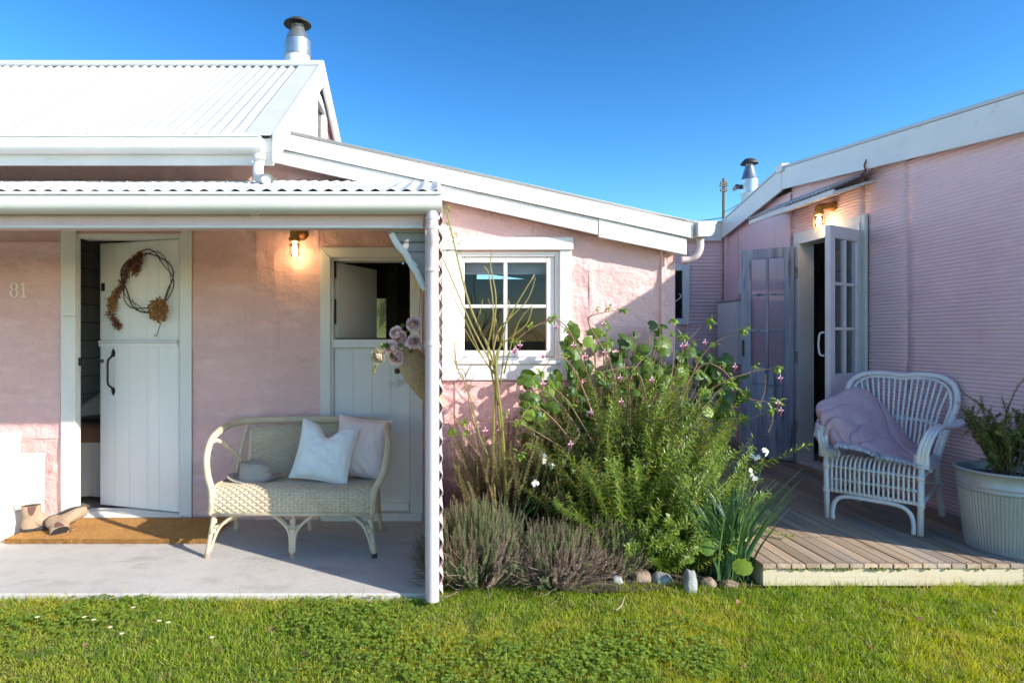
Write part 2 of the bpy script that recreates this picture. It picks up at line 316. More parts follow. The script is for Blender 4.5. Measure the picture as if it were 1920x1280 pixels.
# ================================================================ MAIN COTTAGE
nails = MB()
def nail_rows(a, b, c, d):
    r_ = random.Random(int(a*100+c*10)); 
    def one(x, z):
        y = YW-.020; k = r_.uniform(.0022,.0035); nails.add([(x-k,y,z),(x,y-.002,z),(x+k,y,z),(x,y,z+k),(x,y,z-k)], [(0,1,3),(3,1,2),(2,1,4),(4,1,0)])
    x = a+.02
    while x < b-.02: 
        if r_.random() < .7: one(x, c+.018+r_.uniform(-.004,.004))
        x += r_.uniform(.05,.08)
    z = c+.03
    while z < d-.03:
        if r_.random() < .8: one(b-.018+r_.uniform(-.004,.004), z)
        z += r_.uniform(.06,.1)
COT = root('cottage', (-2, 4.33, 0), 'pink tin clad cottage with white corrugated roof, verandah and lean-to beside the lawn', 'house')
def slopeZ(x): return 2.56-(x+1.1)*.2327           # lean-to wall head
DX0, DX1, DT = -2.504, -1.758, 2.04                # first doorway
EX0, EX1, ET = -.723, -.14, 1.872                  # second doorway
WX0, WX1, WB, WT = .162, .896, 1.13, 1.914         # window
wall = MB()
for (a, b, c, d) in ((-5.5,DX0-.09,-.1,2.6),(DX0-.09,DX1,DT,2.6),(DX1,-1.1,-.1,2.6),(-1.1,EX0,-.1,2.4),(EX0,EX1,ET,2.33),(EX1,WX0,-.1,2.24),(WX0,WX1,-.1,WB),(WX0,WX1,WT,2.07),(WX1,1.7,-.1,1.9)):
    wall.box(a, b, YW, YW+.11, c, d)
wall.prism([(-1.1,YW+.001,2.38),(1.7,YW+.001,1.88),(1.7,YW+.001,1.92),(-1.1,YW+.001,2.58)], (0,.1,0))
wallo = part('front_wall', wall, M_['pink'], COT)
sheets = [(-3.3,-2.61,.03,.62),(-3.3,-2.62,.60,.92),(-3.3,-2.61,.90,1.46),(-3.3,-2.61,1.44,1.98),(-5.4,-3.29,.03,1.4),(-5.4,-3.29,1.39,1.98),
 (-1.69,-1.24,.03,.70),(-1.69,-1.24,.69,1.25),(-1.69,-1.32,1.24,1.70),(-1.33,-1.24,1.23,1.71),(-1.69,-1.24,1.69,2.3),
 (-1.245,-.80,.03,.55),(-1.245,-1.12,.54,1.25),(-1.13,-.79,.54,1.18),(-1.245,-1.11,1.24,2.0),(-1.12,-.79,1.17,1.93),(-1.245,-.8,1.92,2.3),
 (-.80,-.44,1.90,2.26),(-.45,-.02,1.90,2.22),(-.075,.06,.03,1.92),(.05,.16,.03,.98),
 (.155,.52,.03,.56),(.51,.93,.03,.55),(.155,.93,.54,1.0),(.92,1.105,.03,.95),(.92,1.105,.94,1.99),(1.10,1.38,.03,1.05),(1.10,1.61,1.04,1.965),(1.37,1.61,.03,1.05)]
lvl = [.000,.0035,.0015,.005,.0025]
for i, (a, b, c, d) in enumerate(sheets):
    m_ = MB(); tp = d
    if a > .9 and d > 1.9: tp = lambda x: slopeZ(x)-.02
    tin(m_, a, b, c, tp, YW-.006-lvl[i%5]*1.6, i+1, .009, .008)
    part('tin_sheet', m_, M_['pink'], wallo, smooth=False, autos=50); nail_rows(a, b, c, min(d,2.0))
part('nail_head', nails, M_['pink'], wallo, kind='stuff')
for i, (a, b) in enumerate(((-5.4,-4.1),(-4.11,-3.0),(-3.01,-1.9),(-1.91,-1.0))):          # strip above the verandah
    m_ = MB(); tin(m_, a, b, 2.28, 2.6, YW-.005-lvl[i], 40+i); part('tin_sheet', m_, M_['pink'], wallo, autos=50)
for i, (a, b) in enumerate(((-1.01,-.35),(-.36,.07),(.06,.70),(.69,.93))):
    lo = (lambda x: 2.2-(max(x,-.36)+.36)*0) if b < .1 else (lambda x: 1.92)
    m_ = MB(); tin(m_, a, b, lo, lambda x: slopeZ(x)-.02, YW-.005-lvl[i+1], 50+i); part('tin_sheet', m_, M_['pink'], wallo, autos=50)
m_ = MB(); tin(m_, 1.63, 1.706, .03, lambda x: slopeZ(x), YW-.005, 61); part('tin_sheet', m_, M_['pink'], wallo, autos=50)
part('corner_strip', MB().box(1.60, 1.632, YW-.03, YW-.002, .02, 1.93), M_['pink'], wallo, bevel=.004)
part('side_wall', MB().box(1.64, 1.705, YW+.112, 7.1, -.1, 1.95), M_['pinks'], COT)
part('side_wall', MB().box(-5.5, -5.4, YW+.112, 8.0, -.1, 2.6), M_['pinks'], COT)
part('back_wall', MB().box(-5.4,-2.3,7.0,7.1,-.1,2.4).box(-2.3,-1.5,7.0,7.1,-.1,.7).box(-2.3,-1.5,7.0,7.1,1.9,2.4).box(-1.5,-.95,7.0,7.1,-.1,2.4).box(-.95,-.35,7.0,7.1,-.1,.8).box(-.95,-.35,7.0,7.1,1.8,2.3).box(-.35,.5,7.0,7.1,-.1,2.15).box(.5,1.64,7.0,7.1,-.1,1.98), M_['pinks'], COT)  # unseen frameless opening added so sky light reaches the left room
# main roof
EY, EZ, RY, RZ = 3.85, 2.575, 5.52, 3.77
sv = Vector((0, RY-EY, RZ-EZ)); sn = Vector((0, -sv.z, sv.y)).normalized()
roof = part('main_roof', MB().prism([(-5.6,EY+.04,EZ-.03),(-5.6,RY,RZ-.03),(-5.6,8.0,RZ-.03-(8-RY)*.375),(-5.6,8.0,RZ-.06-(8-RY)*.375),(-5.6,RY,RZ-.06),(-5.6,EY+.04,EZ-.06)], (4.58,0,0)), M_['trim'], COT)
x = -1.16; k = 0
while x > -5.6:
    x0 = x-.760; m_ = MB()
    corr(m_, (x0-.02, EY+random.uniform(-.004,.004), EZ+.002*(k%2)), (.78,0,0), sv, sn, .076, .0105, nv=14, seg=8, wob=.004)
    part('corrugated_sheet', m_, M_['roof'], roof, smooth=True); x = x0; k += 1
m_ = MB()
for k in range(60):
    for t in (.12,.5,.9):
        xx = -1.24-.076*2*k
        if xx > -5.5: p = Vector((xx,EY,EZ))+sv*t+sn*.012; m_.lathe([(.0,.006),(.005,.004),(.006,0)], p, 6)
part('roof_screw', m_, M_['roof'], roof, kind='stuff')
corr(mb := MB(), (-5.6, RY, RZ-.01), (4.56,0,0), (0, 2.48, -.375*2.48), (0,.35,.93), .076, .0085, nv=2, seg=4); part('corrugated_sheet', mb, M_['roof'], roof, smooth=True)
# flashing along the gable edge, ridge cap, barge boards
m_ = MB(); f0 = Vector((-1.185,EY,EZ+.012)); 
m_.add([f0, f0+Vector((.18,0,0)), f0+Vector((.18,0,0))+sv, f0+sv, f0+Vector((0,0,-.012)), f0+Vector((.18,0,-.012)), f0+Vector((.18,0,-.012))+sv, f0+Vector((0,0,-.012))+sv],
  [(0,1,2,3),(0,4,5,1),(0,3,7,4),(4,7,6,5),(1,5,6,2)])
part('gable_flashing', m_, M_['roof'], roof)
m_ = MB(); m_.prism([(-5.6,RY-.11,RZ-.055),(-5.6,RY-.04,RZ+.0),(-5.6,RY-.012,RZ+.03),(-5.6,RY+.012,RZ+.03),(-5.6,RY+.13,RZ-.02),(-5.6,RY+.12,RZ-.03),(-5.6,RY,RZ+.012),(-5.6,RY-.10,RZ-.065)], (4.61,0,0))
part('ridge_cap', m_, M_['roof'], roof, autos=35)
bt, bh = .022, .185
m_ = MB(); a = Vector((-1.005, EY-.015, EZ+.01)); b = Vector((-1.005, RY, RZ+.03))
m_.prism([a, b, b-Vector((0,0,bh+.04)), a-Vector((0,0,bh))], (bt,0,0)); part('barge_board', m_, M_['trim'], roof, bevel=.003)
m_ = MB(); a = Vector((-1.005, RY+.001, RZ+.03)); b = Vector((-1.005, 8.0, RZ+.03-(8-RY)*.375))
m_.prism([a, b, b-Vector((0,0,bh)), a-Vector((0,0,bh+.04))], (bt,0,0)); part('barge_board', m_, M_['trim'], roof, bevel=.003)
# gable wall with horizontal corrugations and a small window
m_ = MB(); m_.prism([(-1.12,4.44,2.0),(-1.12,4.44,2.9),(-1.12,RY,RZ-.08),(-1.12,8,RZ-.08-(8-RY)*.375),(-1.12,8,2.0)], (.05,0,0)); gw = part('gable_wall', m_, M_['pinks'], COT)
m_ = MB()
for zz in np.arange(2.35, 3.60, .076/8):
    pass
def gable_sheet(y0, y1, z0, z1):
    mb = MB(); n = int((z1-z0)/.076*8)
    vs = []; fs = []
    for i in range(n+1):
        z = z0+(z1-z0)*i/n
        ya = max(y0, EY+(z+.08-EZ)/.7186+.02); yb = min(y1, RY+(RZ-.09-z)/.375)
        if yb <= ya: break
        xx = -1.058+.010*math.cos(2*math.pi*z/.076)
        vs += [(xx,ya,z),(xx,yb,z)]
        if i: j = len(vs)-4; fs.append((j,j+1,j+3,j+2))
    mb.add(vs, fs); return mb
part('corrugated_sheet', gable_sheet(4.45, 5.38, 2.3, 3.7), M_['pinks'], gw, smooth=True)
part('corrugated_sheet', gable_sheet(5.96, 7.9, 2.3, 3.7), M_['pinks'], gw, smooth=True)
part('corrugated_sheet', gable_sheet(5.38, 5.96, 3.52, 3.7), M_['pinks'], gw, smooth=True)
gwin = part('gable_window', MB().box(-1.062,-1.028,5.38,5.47,2.75,3.50).box(-1.062,-1.028,5.87,5.96,2.75,3.50).box(-1.062,-1.026,5.36,5.98,3.44,3.52).box(-1.062,-1.028,5.472,5.868,2.75,2.82)
     .box(-1.07,-1.04,5.472,5.505,2.825,3.435).box(-1.07,-1.04,5.835,5.868,2.825,3.435).box(-1.07,-1.045,5.507,5.833,3.10,3.125), M_['trim'], gw, bevel=.002)
part('pane', MB().box(-1.066,-1.062,5.50,5.84,2.82,3.44), M_['winglass'], gwin)
part('unlit_gable_backing', MB().box(-1.0695,-1.0685,5.47,5.87,2.82,3.44), M_['darkroom'], gwin)  # near-black sheet, painted-in darkness behind the gable glass
# gutters
def gutter(mb, p0, p1, out, h=.085, d=.10):
    """open gutter from p0 to p1 (top back edge), out = unit vector away from the wall"""
    p0, p1, o = Vector(p0), Vector(p1), Vector(out); z = Vector((0,0,1))
    prof = [(0,0),(0,-h),(d*.62,-h),(d*.80,-h*.92),(d*.93,-h*.70),(d*.98,-h*.45),(d*.985,-h*.16),(d*1.08,-h*.14),(d*1.10,-.004),(d*1.04,0),(d*1.03,-h*.10),(d*.93,-h*.12),(d*.92,-h*.45),(d*.87,-h*.66),(d*.76,-h*.86),(d*.6,-h*.95),(.004,-h*.95),(.004,0)]
    mb.prism([p0+o*a+z*b for a, b in prof], p1-p0)
    e = [(0,0),(0,-h),(d*.62,-h),(d*.80,-h*.92),(d*.93,-h*.70),(d*.98,-h*.45),(d*.985,-h*.12),(d*1.06,-.004)]
    dn = (p1-p0).normalized()
    mb.prism([p1+o*a+z*b for a, b in e], dn*.002); mb.prism([p0+o*a+z*b for a, b in e], -dn*.002)
    return mb
g1 = PZ(259, 3.84)
part('gutter', gutter(MB(), (-5.6,EY+.02,g1), (-1.07,EY+.02,g1), (0,-1,0), .092, .10), M_['trim'], COT, autos=40)
part('eave_fascia', MB().box(-5.6, -1.008, EY+.024, EY+.046, PZ(309,3.87), g1+.01), M_['trim'], COT, bevel=.003)
part('eave_soffit', MB().box(-5.6, -1.02, EY+.048, YW-.02, 2.60, 2.612), M_['trim'], COT)
# outlet and elbow of the upper gutter
pth = smooth_path([P(486,290,3.80), P(485,305,3.82), P(484,322,3.80), P(487,334,3.76), P(496,337,3.68), P(501,336,3.62)], 5)
m_ = MB().tube(pth, .033, 14, caps=False); m_.tube([pth[0]-Vector((0,0,.0)), pth[0]-Vector((0,0,.03))], .037, 14); m_.tube([pth[-6],pth[-1]], .037, 14, caps=False); m_.tube([pth[-5]+Vector((0,.03,0)),pth[-3]], .031, 14)
part('gutter_outlet_pipe', m_, M_['trim'], COT, autos=40)
# lean-to roof and its raking boards
YB = 4.20
lr = part('lean_to_roof', MB().prism([(-1.0,YB+.03,2.70),(1.80,YB+.03,2.075),(1.80,YB+.03,2.055),(-1.0,YB+.03,2.67)], (0,3.0,0)), M_['trim'], COT)
corr(mb := MB(), (-1.0,YB+.02,2.725), (0,3.0,0), (2.8,0,-.625), (.218,0,.976), .076, .0085, 1, 6); part('corrugated_sheet', mb, M_['roof'], lr, smooth=True)
def rake(x0, x1, yt0, yt1, yb0, yb1, Ya, Yb_, name, m='trim'):
    a, b, c, d = P(x0,yt0,Ya), P(x1,yt1,Ya), P(x1,yb1,Ya), P(x0,yb0,Ya)
    mb = MB().prism([a,b,c,d], (0,Yb_-Ya,0)); return part(name, mb, M_[m], lr, bevel=.003)
rake(512,1300, 246,419, 275.5,447, 4.185,4.228,'roof_capping')
rake(512,1122, 278,411, 304,440, 4.205,4.228,'barge_board')
rake(1123,1288, 410,447, 444,478, 4.200,4.2285,'barge_board')
rake(512,1288, 272,440, 300,455, 4.2285,4.24,'backing_board','dark')
part('barge_end_block', MB().prism([P(500,262,3.9),P(512,247,3.9),P(512,302,3.9),P(500,310,3.9)], (0,.02,0)), M_['trim'], lr, bevel=.003)
# right-hand gutter of the lean-to with its end profile
gz = 2.095
part('gutter', gutter(MB(), (1.80,7.0,gz), (1.80,4.16,gz), (1,0,0), .10, .115), M_['trim'], COT, autos=40)
m_ = MB().tube(smooth_path([(1.85,4.25,1.99),(1.85,4.25,1.93),(1.83,4.26,1.88),(1.79,4.28,1.855),(1.74,4.29,1.85)],5), .025, 14); part('gutter_outlet_pipe', m_, M_['pipe'], COT, autos=40)
part('wall_tap', MB().tube(smooth_path([(1.62,4.29,1.54),(1.66,4.25,1.55),(1.70,4.24,1.575),(1.715,4.24,1.60),(1.70,4.24,1.61)],4), .003, 6), M_['steel'], COT)

# ---------------------------------------------------------------- verandah
VX = .045
vf, vb = Vector((0,2.985,PZ(357,2.985))), Vector((0,4.325,PZ(339,4.325)))
vv = vb-vf; vn = Vector((0,-vv.z,vv.y)).normalized()
vr = part('verandah_roof', MB().prism([(-5.5,3.03,vf.z-.035),(-5.5,4.32,vb.z-.04),(-5.5,4.32,vb.z-.055),(-5.5,3.03,vf.z-.05)], (5.53,0,0)), M_['trim'], COT)
x = VX; k = 0
while x > -5.5:
    mb = MB(); corr(mb, (x-.78,vf.y,vf.z+.0015*(k%2)), (.78,0,0), vv, vn, .076, .0075, nv=8, seg=8, wob=.003); part('corrugated_sheet', mb, M_['roof'], vr, smooth=True); x -= .76; k += 1
m_ = MB()
for k in range(36):
    for t in (.1,.55,.955):
        p = Vector((VX-.076-.152*k,vf.y,vf.z))+vv*t+vn*.012; m_.lathe([(0,.006),(.005,.005),(.006,0)], p, 6)
part('roof_screw', m_, M_['roof'], vr, kind='stuff')
vg = PZ(361, 2.93)
part('gutter', gutter(MB(), (-5.5,3.01,vg), (VX-.005,3.01,vg), (0,-1,0), .088, .095), M_['trim'], COT, autos=40)
bz0, bz1 = PZ(430,3.06), PZ(397,3.03)+.03
part('verandah_beam', MB().box(-5.5, -.05, 3.03, 3.10, bz0, bz1), M_['pinktrim'], COT, bevel=.004)
part('beam_moulding', MB().box(-5.5, -.05, 3.02, 3.0285, bz0, bz0+.012), M_['trim'], COT, bevel=.002)
for xx in (-4.1,-2.02,-.9,-3.06):
    part('rafter', MB().prism([(xx,2.995,bz1-.05),(xx,2.995,bz1-.008),(xx,4.3,vb.z-.06),(xx,4.3,vb.z-.12),(xx,3.1,bz1-.05)], (.045,0,0)) if xx != -2.02 else MB().prism([(xx,2.995,bz1-.038),(xx,2.995,bz1-.008),(xx,4.3,vb.z-.06),(xx,4.3,vb.z-.12),(xx,3.1,bz1-.045)], (.05,0,0)), M_['casing'], vr, bevel=.003)
post = part('verandah_post', MB().box(-.040, .0300, 3.045, 3.12, 0, bz0+.1), M_['pinktrim'], COT, bevel=.004)
part('verandah_post', MB().box(-5.2,-5.12,3.075,3.15,0,bz0+.1), M_['pinktrim'], COT, bevel=.004)
# end screen: horizontal corrugations, edge-on to the lawn
mb = MB(); corr(mb, (VX-.006,2.995,.05), (0,0,1.87), (0,1.315,0), (1,0,0), .083, .0095, nv=10, seg=10, wob=.004, thick=.0015)
part('screen_sheet', mb, M_['pinktrim'], COT, smooth=True)
mb = MB(); mb.prism([(VX-.02,3.03,1.90),(VX-.02,4.3,1.90),(VX-.02,4.3,vb.z-.02),(VX-.02,3.03,vf.z-.02)], (.02,0,0)); part('screen_gable', mb, M_['trim'], COT)
# downpipe
dp = part('downpipe', MB().tube([(-.002,2.995,.025),(-.002,2.995,1.50)], .0315, 20).tube(smooth_path([(-.002,2.995,1.50),(-.002,2.995,1.72),(-.002,2.98,1.78),(-.004,2.965,1.83),(-.004,2.965,vg-.08)],5), .0285, 20), M_['pipe'], COT, autos=40)
for yy in (410,428,447,505,644,): 
    z = PZ(yy,2.98); yq = 2.995 if yy > 440 else 2.968; part('pipe_collar', MB().lathe([(.032,-.010),(.0345,-.009),(.0345,.009),(.032,.010)], (-.003,yq,z), 20), M_['pipe'], dp, autos=30)
part('pipe_clip', MB().box(-.045,.038,3.012,3.03,PZ(648,2.98)-.008,PZ(648,2.98)+.008), M_['pipe'], dp)
# carved bracket
curve = [(732,436),(738,449),(744,459),(750,466),(757,472),(763,482),(768,493),(774,502),(780,509),(784,519),(789,530),(796,541)]
bk = MB().prism([P(a,b,3.10) for a, b in [(799,434)]+curve+[(799,543)]], (0,.035,0)); bko = part('verandah_bracket', bk, M_['greywood'], COT, bevel=.002)
m_ = MB().tube([P(a+2,b+1,3.085) for a, b in curve], .016, 8, flat=.45, up=(1,0,0)); part('carved_edge', m_, M_['trim'], bko, autos=40)
m_ = MB()
for k in range(5):
    m_.tube(smooth_path([P(768+k*5.4,486+k*11,3.088), P(776+k*4.6,492+k*11,3.078), P(784+k*3.2,500+k*11,3.088)],4), [.002]+[.005]*7+[.002], 6)
part('carved_leaf', m_, M_['trim'], bko, smooth=True)
part('bracket_top', MB().box(PX(729,3.09),PX(800,3.09),3.08,3.145,PZ(436,3.09),PZ(432,3.09)), M_['greywood'], bko)

# ---------------------------------------------------------------- first doorway, stable door open inwards
def casing(boxes, name, parent, m='casing'):
    for b in boxes: part(name, MB().box(*b), M_[m], parent, bevel=.003)
f1 = part('door_frame', MB().box(DX0-.03,DX0,YW-.012,YW+.03,FZ,DT).box(DX1-.03,DX1,YW-.012,YW+.12,FZ,DT).box(DX0+.001,DX1-.031,YW-.012,YW+.12,DT-.03,DT), M_['casing'], COT, bevel=.003)
casing([(DX0-.105,DX0-.001,YW-.034,YW-.013,FZ,1.456),(DX0-.105,DX0-.001,YW-.036,YW-.013,1.458,2.1),(DX1-.012,DX1+.065,YW-.034,YW-.013,FZ,2.1)], 'casing', f1)
part('threshold', MB().box(DX0-.0,DX1+.0,YW-.06,YW+.16,FZ-.03,FZ+.035), M_['trim'], f1, bevel=.004)
part('strike_plate', MB().box(DX0+.0005,DX0+.006,YW+.0,YW+.028,PZ(685,4.37),PZ(670,4.37)), M_['black'], f1)
ang = math.radians(180-17)
Dm = Matrix.Translation((DX1-.032,YW+.05,0)) @ Matrix.Rotation(ang, 4, 'Z')
dw = .70; ds = PZ(634,4.45)
door = part('lower_door', MB().box(0,dw,-.004,.012,.075,ds-.03), M_['dark'], COT, M=WM[COT].inverted() @ Dm)
nb = 5
ws = [.0,.17,.27,.43,.57,.70]
for i in range(nb): part('door_board', MB().box(ws[i]+.001,ws[i+1]-.001,.013,.036,.073,ds-.032), M_['trimv'], door, M=Matrix(), bevel=.0025)
part('top_rail', MB().box(.0,dw-.0,.0365,.052,ds-.062,ds-.034), M_['trimv'], door, M=Matrix(), bevel=.003)
part('top_rail', MB().box(.0,dw-.0,.012,.060,ds-.031,ds-.018), M_['trimv'], door, M=Matrix(), bevel=.003)
udoor = part('upper_door', MB().box(0,dw,-.004,.012,ds-.014,DT-.04), M_['dark'], COT, M=WM[COT].inverted() @ Dm)
for i in range(nb): part('door_board', MB().box(ws[i]+.0008,ws[i+1]-.0008,.013,.036,ds-.016,DT-.035), M_['trimv'], udoor, M=Matrix(), bevel=.0015)
# handle: thumb pull with leaf-shaped plates
hx = dw-.125; zt, zb = PZ(662,4.5), PZ(733,4.5)
hd = MB().tube(smooth_path([(hx,.045,zt-.005),(hx+.004,.06,zt-.03),(hx+.004,.085,zt-.055),(hx+.004,.088,(zt+zb)/2),(hx+.004,.085,zb+.055),(hx,.06,zb+.03),(hx,.045,zb+.005)],5), .0075, 10)
def leafplate(mb, cx, cz, up):
    pts = [(0,.034),(.010,.020),(.017,.004),(.014,-.014),(.006,-.028),(-.006,-.028),(-.014,-.014),(-.017,.004),(-.010,.020)]
    mb.prism([(cx+a, .037, cz+b*up) for a, b in pts], (0,.005,0))
leafplate(hd, hx, zt, 1); leafplate(hd, hx, zb, -1)
part('door_handle', hd, M_['black'], door, M=Matrix(), autos=40)
part('key_plate', MB().lathe([(.0,.006),(.013,.006),(.015,0)], (dw-.022,.037,PZ(677,4.5)), 14, Matrix.Rotation(math.radians(-90),4,'X')), M_['brass'], door, M=Matrix())
part('hanging_hook', MB().box(dw-.045,dw-.02,.037,.047,PZ(545,4.5),PZ(530,4.5)), M_['black'], udoor, M=Matrix())

# ---------------------------------------------------------------- second doorway, lower leaf shut, upper leaf swung in
f2 = part('door_frame', MB().box(EX0,EX0+.022,YW-.012,YW+.12,FZ,ET).box(EX1-.022,EX1,YW-.012,YW+.12,FZ,ET).box(EX0+.0225,EX1-.0225,YW-.012,YW+.12,ET-.022,ET), M_['casing'], COT, bevel=.003)
cw = .068
for pts in ([(EX0-cw,FZ),(EX0+.004,FZ),(EX0+.004,ET-.004),(EX0-cw,ET+cw)], [(EX1-.004,FZ),(EX1+cw,FZ),(EX1+cw,ET+cw),(EX1-.004,ET-.004)], [(EX0-cw+.002,ET+cw),(EX0+.006,ET-.002),(EX1-.006,ET-.002),(EX1+cw-.002,ET+cw)]):
    part('casing', MB().prism([(a,YW-.036,b) for a, b in pts], (0,.023,0)), M_['casing'], f2, bevel=.003)
part('threshold', MB().box(EX0-.05,EX1+.06,YW-.05,YW+.13,FZ-.01,FZ+.05), M_['casing'], f2, bevel=.004)
lt = PZ(652,YW)
l2 = part('lower_door', MB().box(EX0+.024,EX1-.024,YW+.030,YW+.045,FZ+.055,lt), M_['dark'], COT)
xs = np.linspace(EX0+.025, EX1-.025, 5)
for i in range(4): part('door_board', MB().box(xs[i]+.0006,xs[i+1]-.0006,YW+.008,YW+.029,FZ+.052,lt), M_['trimv'], l2, bevel=.001)
part('top_rail', MB().box(EX0+.023,EX1-.023,YW-.028,YW+.034,lt+.001,PZ(636,YW)), M_['trim'], l2, bevel=.004)
part('bottom_rail', MB().box(EX0+.05,EX1-.03,YW-.006,YW+.0075,FZ+.055,FZ+.115), M_['trimv'], l2, bevel=.003)
part('side_rail', MB().box(EX1-.075,EX1-.024,YW-.004,YW+.0072,FZ+.12,lt-.001), M_['trimv'], l2, bevel=.002)
m_ = MB().tube([(PX(727,YW),YW-.03,PZ(716,YW)),(PX(770,YW),YW-.03,PZ(716,YW))], .004, 8); m_.box(PX(743,YW),PX(747,YW),YW-.034,YW-.005,PZ(722,YW),PZ(710,YW))
m_.tube([Vector((PX(733,YW),YW-.03,PZ(720,YW)))+Vector((.012*math.cos(a),0,.022*math.sin(a))) for a in np.linspace(0,2*math.pi,16)], .003, 6)
part('door_latch', m_, M_['trim'], l2, autos=40)
part('door_knob', MB().lathe([(0,.035),(.014,.032),(.021,.022),(.019,.010),(.008,.002),(.008,-.01)], (PX(745,YW),YW+.005,PZ(695,YW)), 16, Matrix.Rotation(math.radians(90),4,'X')), mat('brown_knob', (.09,.035,.02), .35), l2, smooth=True)
um = Matrix.Translation((EX0+.03,YW+.055,0)) @ Matrix.Rotation(math.radians(62), 4, 'Z')
u2 = part('upper_door', MB().box(0,.50,-.018,.018,PZ(634,YW),ET-.03), M_['trimv'], COT, M=WM[COT].inverted() @ um, bevel=.002)
part('hinge', MB().box(EX0+.0225,EX0+.030,YW+.02,YW+.06,PZ(607,YW),PZ(560,YW)).box(EX0+.0225,EX0+.030,YW+.02,YW+.06,PZ(520,YW),PZ(488,YW)), M_['dark'], f2)

# ---------------------------------------------------------------- window of the lean-to
win = part('window', MB().box(WX0,WX0+.035,YW-.01,YW+.10,WB,WT).box(WX1-.035,WX1,YW-.01,YW+.10,WB,WT).box(WX0+.0355,WX1-.0355,YW-.01,YW+.10,WT-.035,WT).box(WX0+.0355,WX1-.0355,YW-.01,YW+.10,WB,WB+.04), M_['trim'], COT, bevel=.003)
yh0, yh1 = PZ(470,YW), PZ(447,YW)
for b in ((.062,.978,YW-.055,YW-.008,yh0,yh1), (.062,WX0+.006,YW-.036,YW-.012,PZ(712,YW),yh0-.001), (WX1-.006,.972,YW-.036,YW-.012,PZ(712,YW),yh0-.001)):
    part('casing', MB().box(*b), M_['trim'], win, bevel=.003)
part('sill', MB().box(WX0+.007,WX1-.007,YW-.032,YW-.0125,PZ(712,YW),PZ(683,YW)), M_['trim'], win, bevel=.003)
part('sill', MB().box(WX0+.004,WX1-.004,YW-.048,YW-.0005,PZ(682,YW),PZ(672,YW)-.012), M_['trim'], win, bevel=.004)
sx0, sx1, sz0, sz1 = PX(871,YW), PX(1025,YW), PZ(657,YW), PZ(492,YW)
sash = part('sash', MB().box(WX0+.036,sx0,YW+.005,YW+.05,sz0-.045,sz1+.04).box(sx1,WX1-.036,YW+.005,YW+.05,sz0-.045,sz1+.04).box(sx0+.0005,sx1-.0005,YW+.005,YW+.05,sz1,sz1+.04).box(sx0+.0005,sx1-.0005,YW+.005,YW+.05,sz0-.045,sz0), M_['trim'], win, bevel=.006)
mx_, mz_ = PX(948,YW), PZ(574,YW)
part('glazing_bar', MB().box(mx_-.013,mx_+.013,YW+.01,YW+.046,sz0+.0005,sz1-.0005), M_['trim'], win, bevel=.005)
part('glazing_bar', MB().box(sx0+.0005,mx_-.0135,YW+.0105,YW+.0455,mz_-.012,mz_+.012).box(mx_+.0135,sx1-.0005,YW+.0105,YW+.0455,mz_-.012,mz_+.012), M_['trim'], win, bevel=.005)
for (a, b) in ((sx0,mx_-.013),(mx_+.013,sx1)):
    for (c, d) in ((sz0,mz_-.012),(mz_+.012,sz1)): part('pane', MB().box(a,b,YW+.026,YW+.030,c,d), M_['winglass'], win)
part('roller_blind', MB().box(sx0-.02,sx1+.02,YW+.09,YW+.094,PZ(512,YW+.1),sz1+.03).tube([(sx0-.02,YW+.092,PZ(513,YW+.1)),(sx1+.02,YW+.092,PZ(513,YW+.1))], .008, 8), M_['blind'], win)
# ---------------------------------------------------------------- interior
intr = part('interior_floor', MB().box(-5.3,1.63,YW+.165,6.98,-.02,FZ+.02), M_['intfloor'], COT)
part('interior_ceiling', MB().box(-5.38,-1.13,YW+.115,7.02,2.30,2.33).prism([(-1.13,YW+.115,2.28),(1.63,YW+.115,1.90),(1.63,YW+.115,1.93),(-1.13,YW+.115,2.31)], (0,2.56,0)), M_['shiplap'], COT)
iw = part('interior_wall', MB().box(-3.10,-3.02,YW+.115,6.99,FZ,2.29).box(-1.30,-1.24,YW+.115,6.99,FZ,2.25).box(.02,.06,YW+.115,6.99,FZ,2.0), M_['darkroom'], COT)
for k in range(14):
    z = FZ+.02+k*.155
    part('shiplap_board', MB().box(-3.018,-3.0,YW+.13,6.98,z,z+.149), M_['shiplap'], iw, bevel=.002)
    part('shiplap_board', MB().box(-.34,.0,6.97,6.99,z,z+.149), M_['shiplap'], iw, bevel=.002)
part('interior_post', MB().box(-.41,-.31,5.35,5.45,FZ,2.1), M_['oldwood'], iw)
iwin = part('interior_window', MB().box(-.95,-.90,7.0,7.05,.8,1.8).box(-.40,-.35,7.0,7.05,.8,1.8).box(-.899,-.401,7.0,7.05,1.28,1.31).box(-.899,-.401,7.0,7.05,.8,.84).box(-.899,-.401,7.0,7.05,1.76,1.8), M_['trim'], iw)
part('pane', MB().box(-.9,-.4,7.02,7.025,.84,1.76), M_['winglass'], iwin)
part('hedge_behind', MB().grid(lambda u,v:(-4+u*5, 9.5+.3*noise.noise((u*9,v*5,0)), v*2.2), 30, 12), M_['turf'], None)['kind'] = 'structure'
bed = root('bed', (-2.6,5.3,FZ), 'made bed with white linen and a tan blanket, just inside the left doorway', 'bed')
part('mattress', MB().grid(lambda u,v:(-2.98+u*1.3, 4.75+v*1.35, .50+.10*math.sin(math.pi*min(max(v*1.0,0),1))**.4+.012*noise.noise((u*5,v*5,1))), 20, 20).box(-2.97,-1.7,4.76,6.08,.25,.52), M_['bed'], bed, smooth=True)
part('bed_skirt', MB().grid(lambda u,v:(-2.97+u*1.28, 4.75+.012*math.sin(u*60)*(1-v), .08+v*.45), 60, 4), M_['bed'], bed, smooth=True)
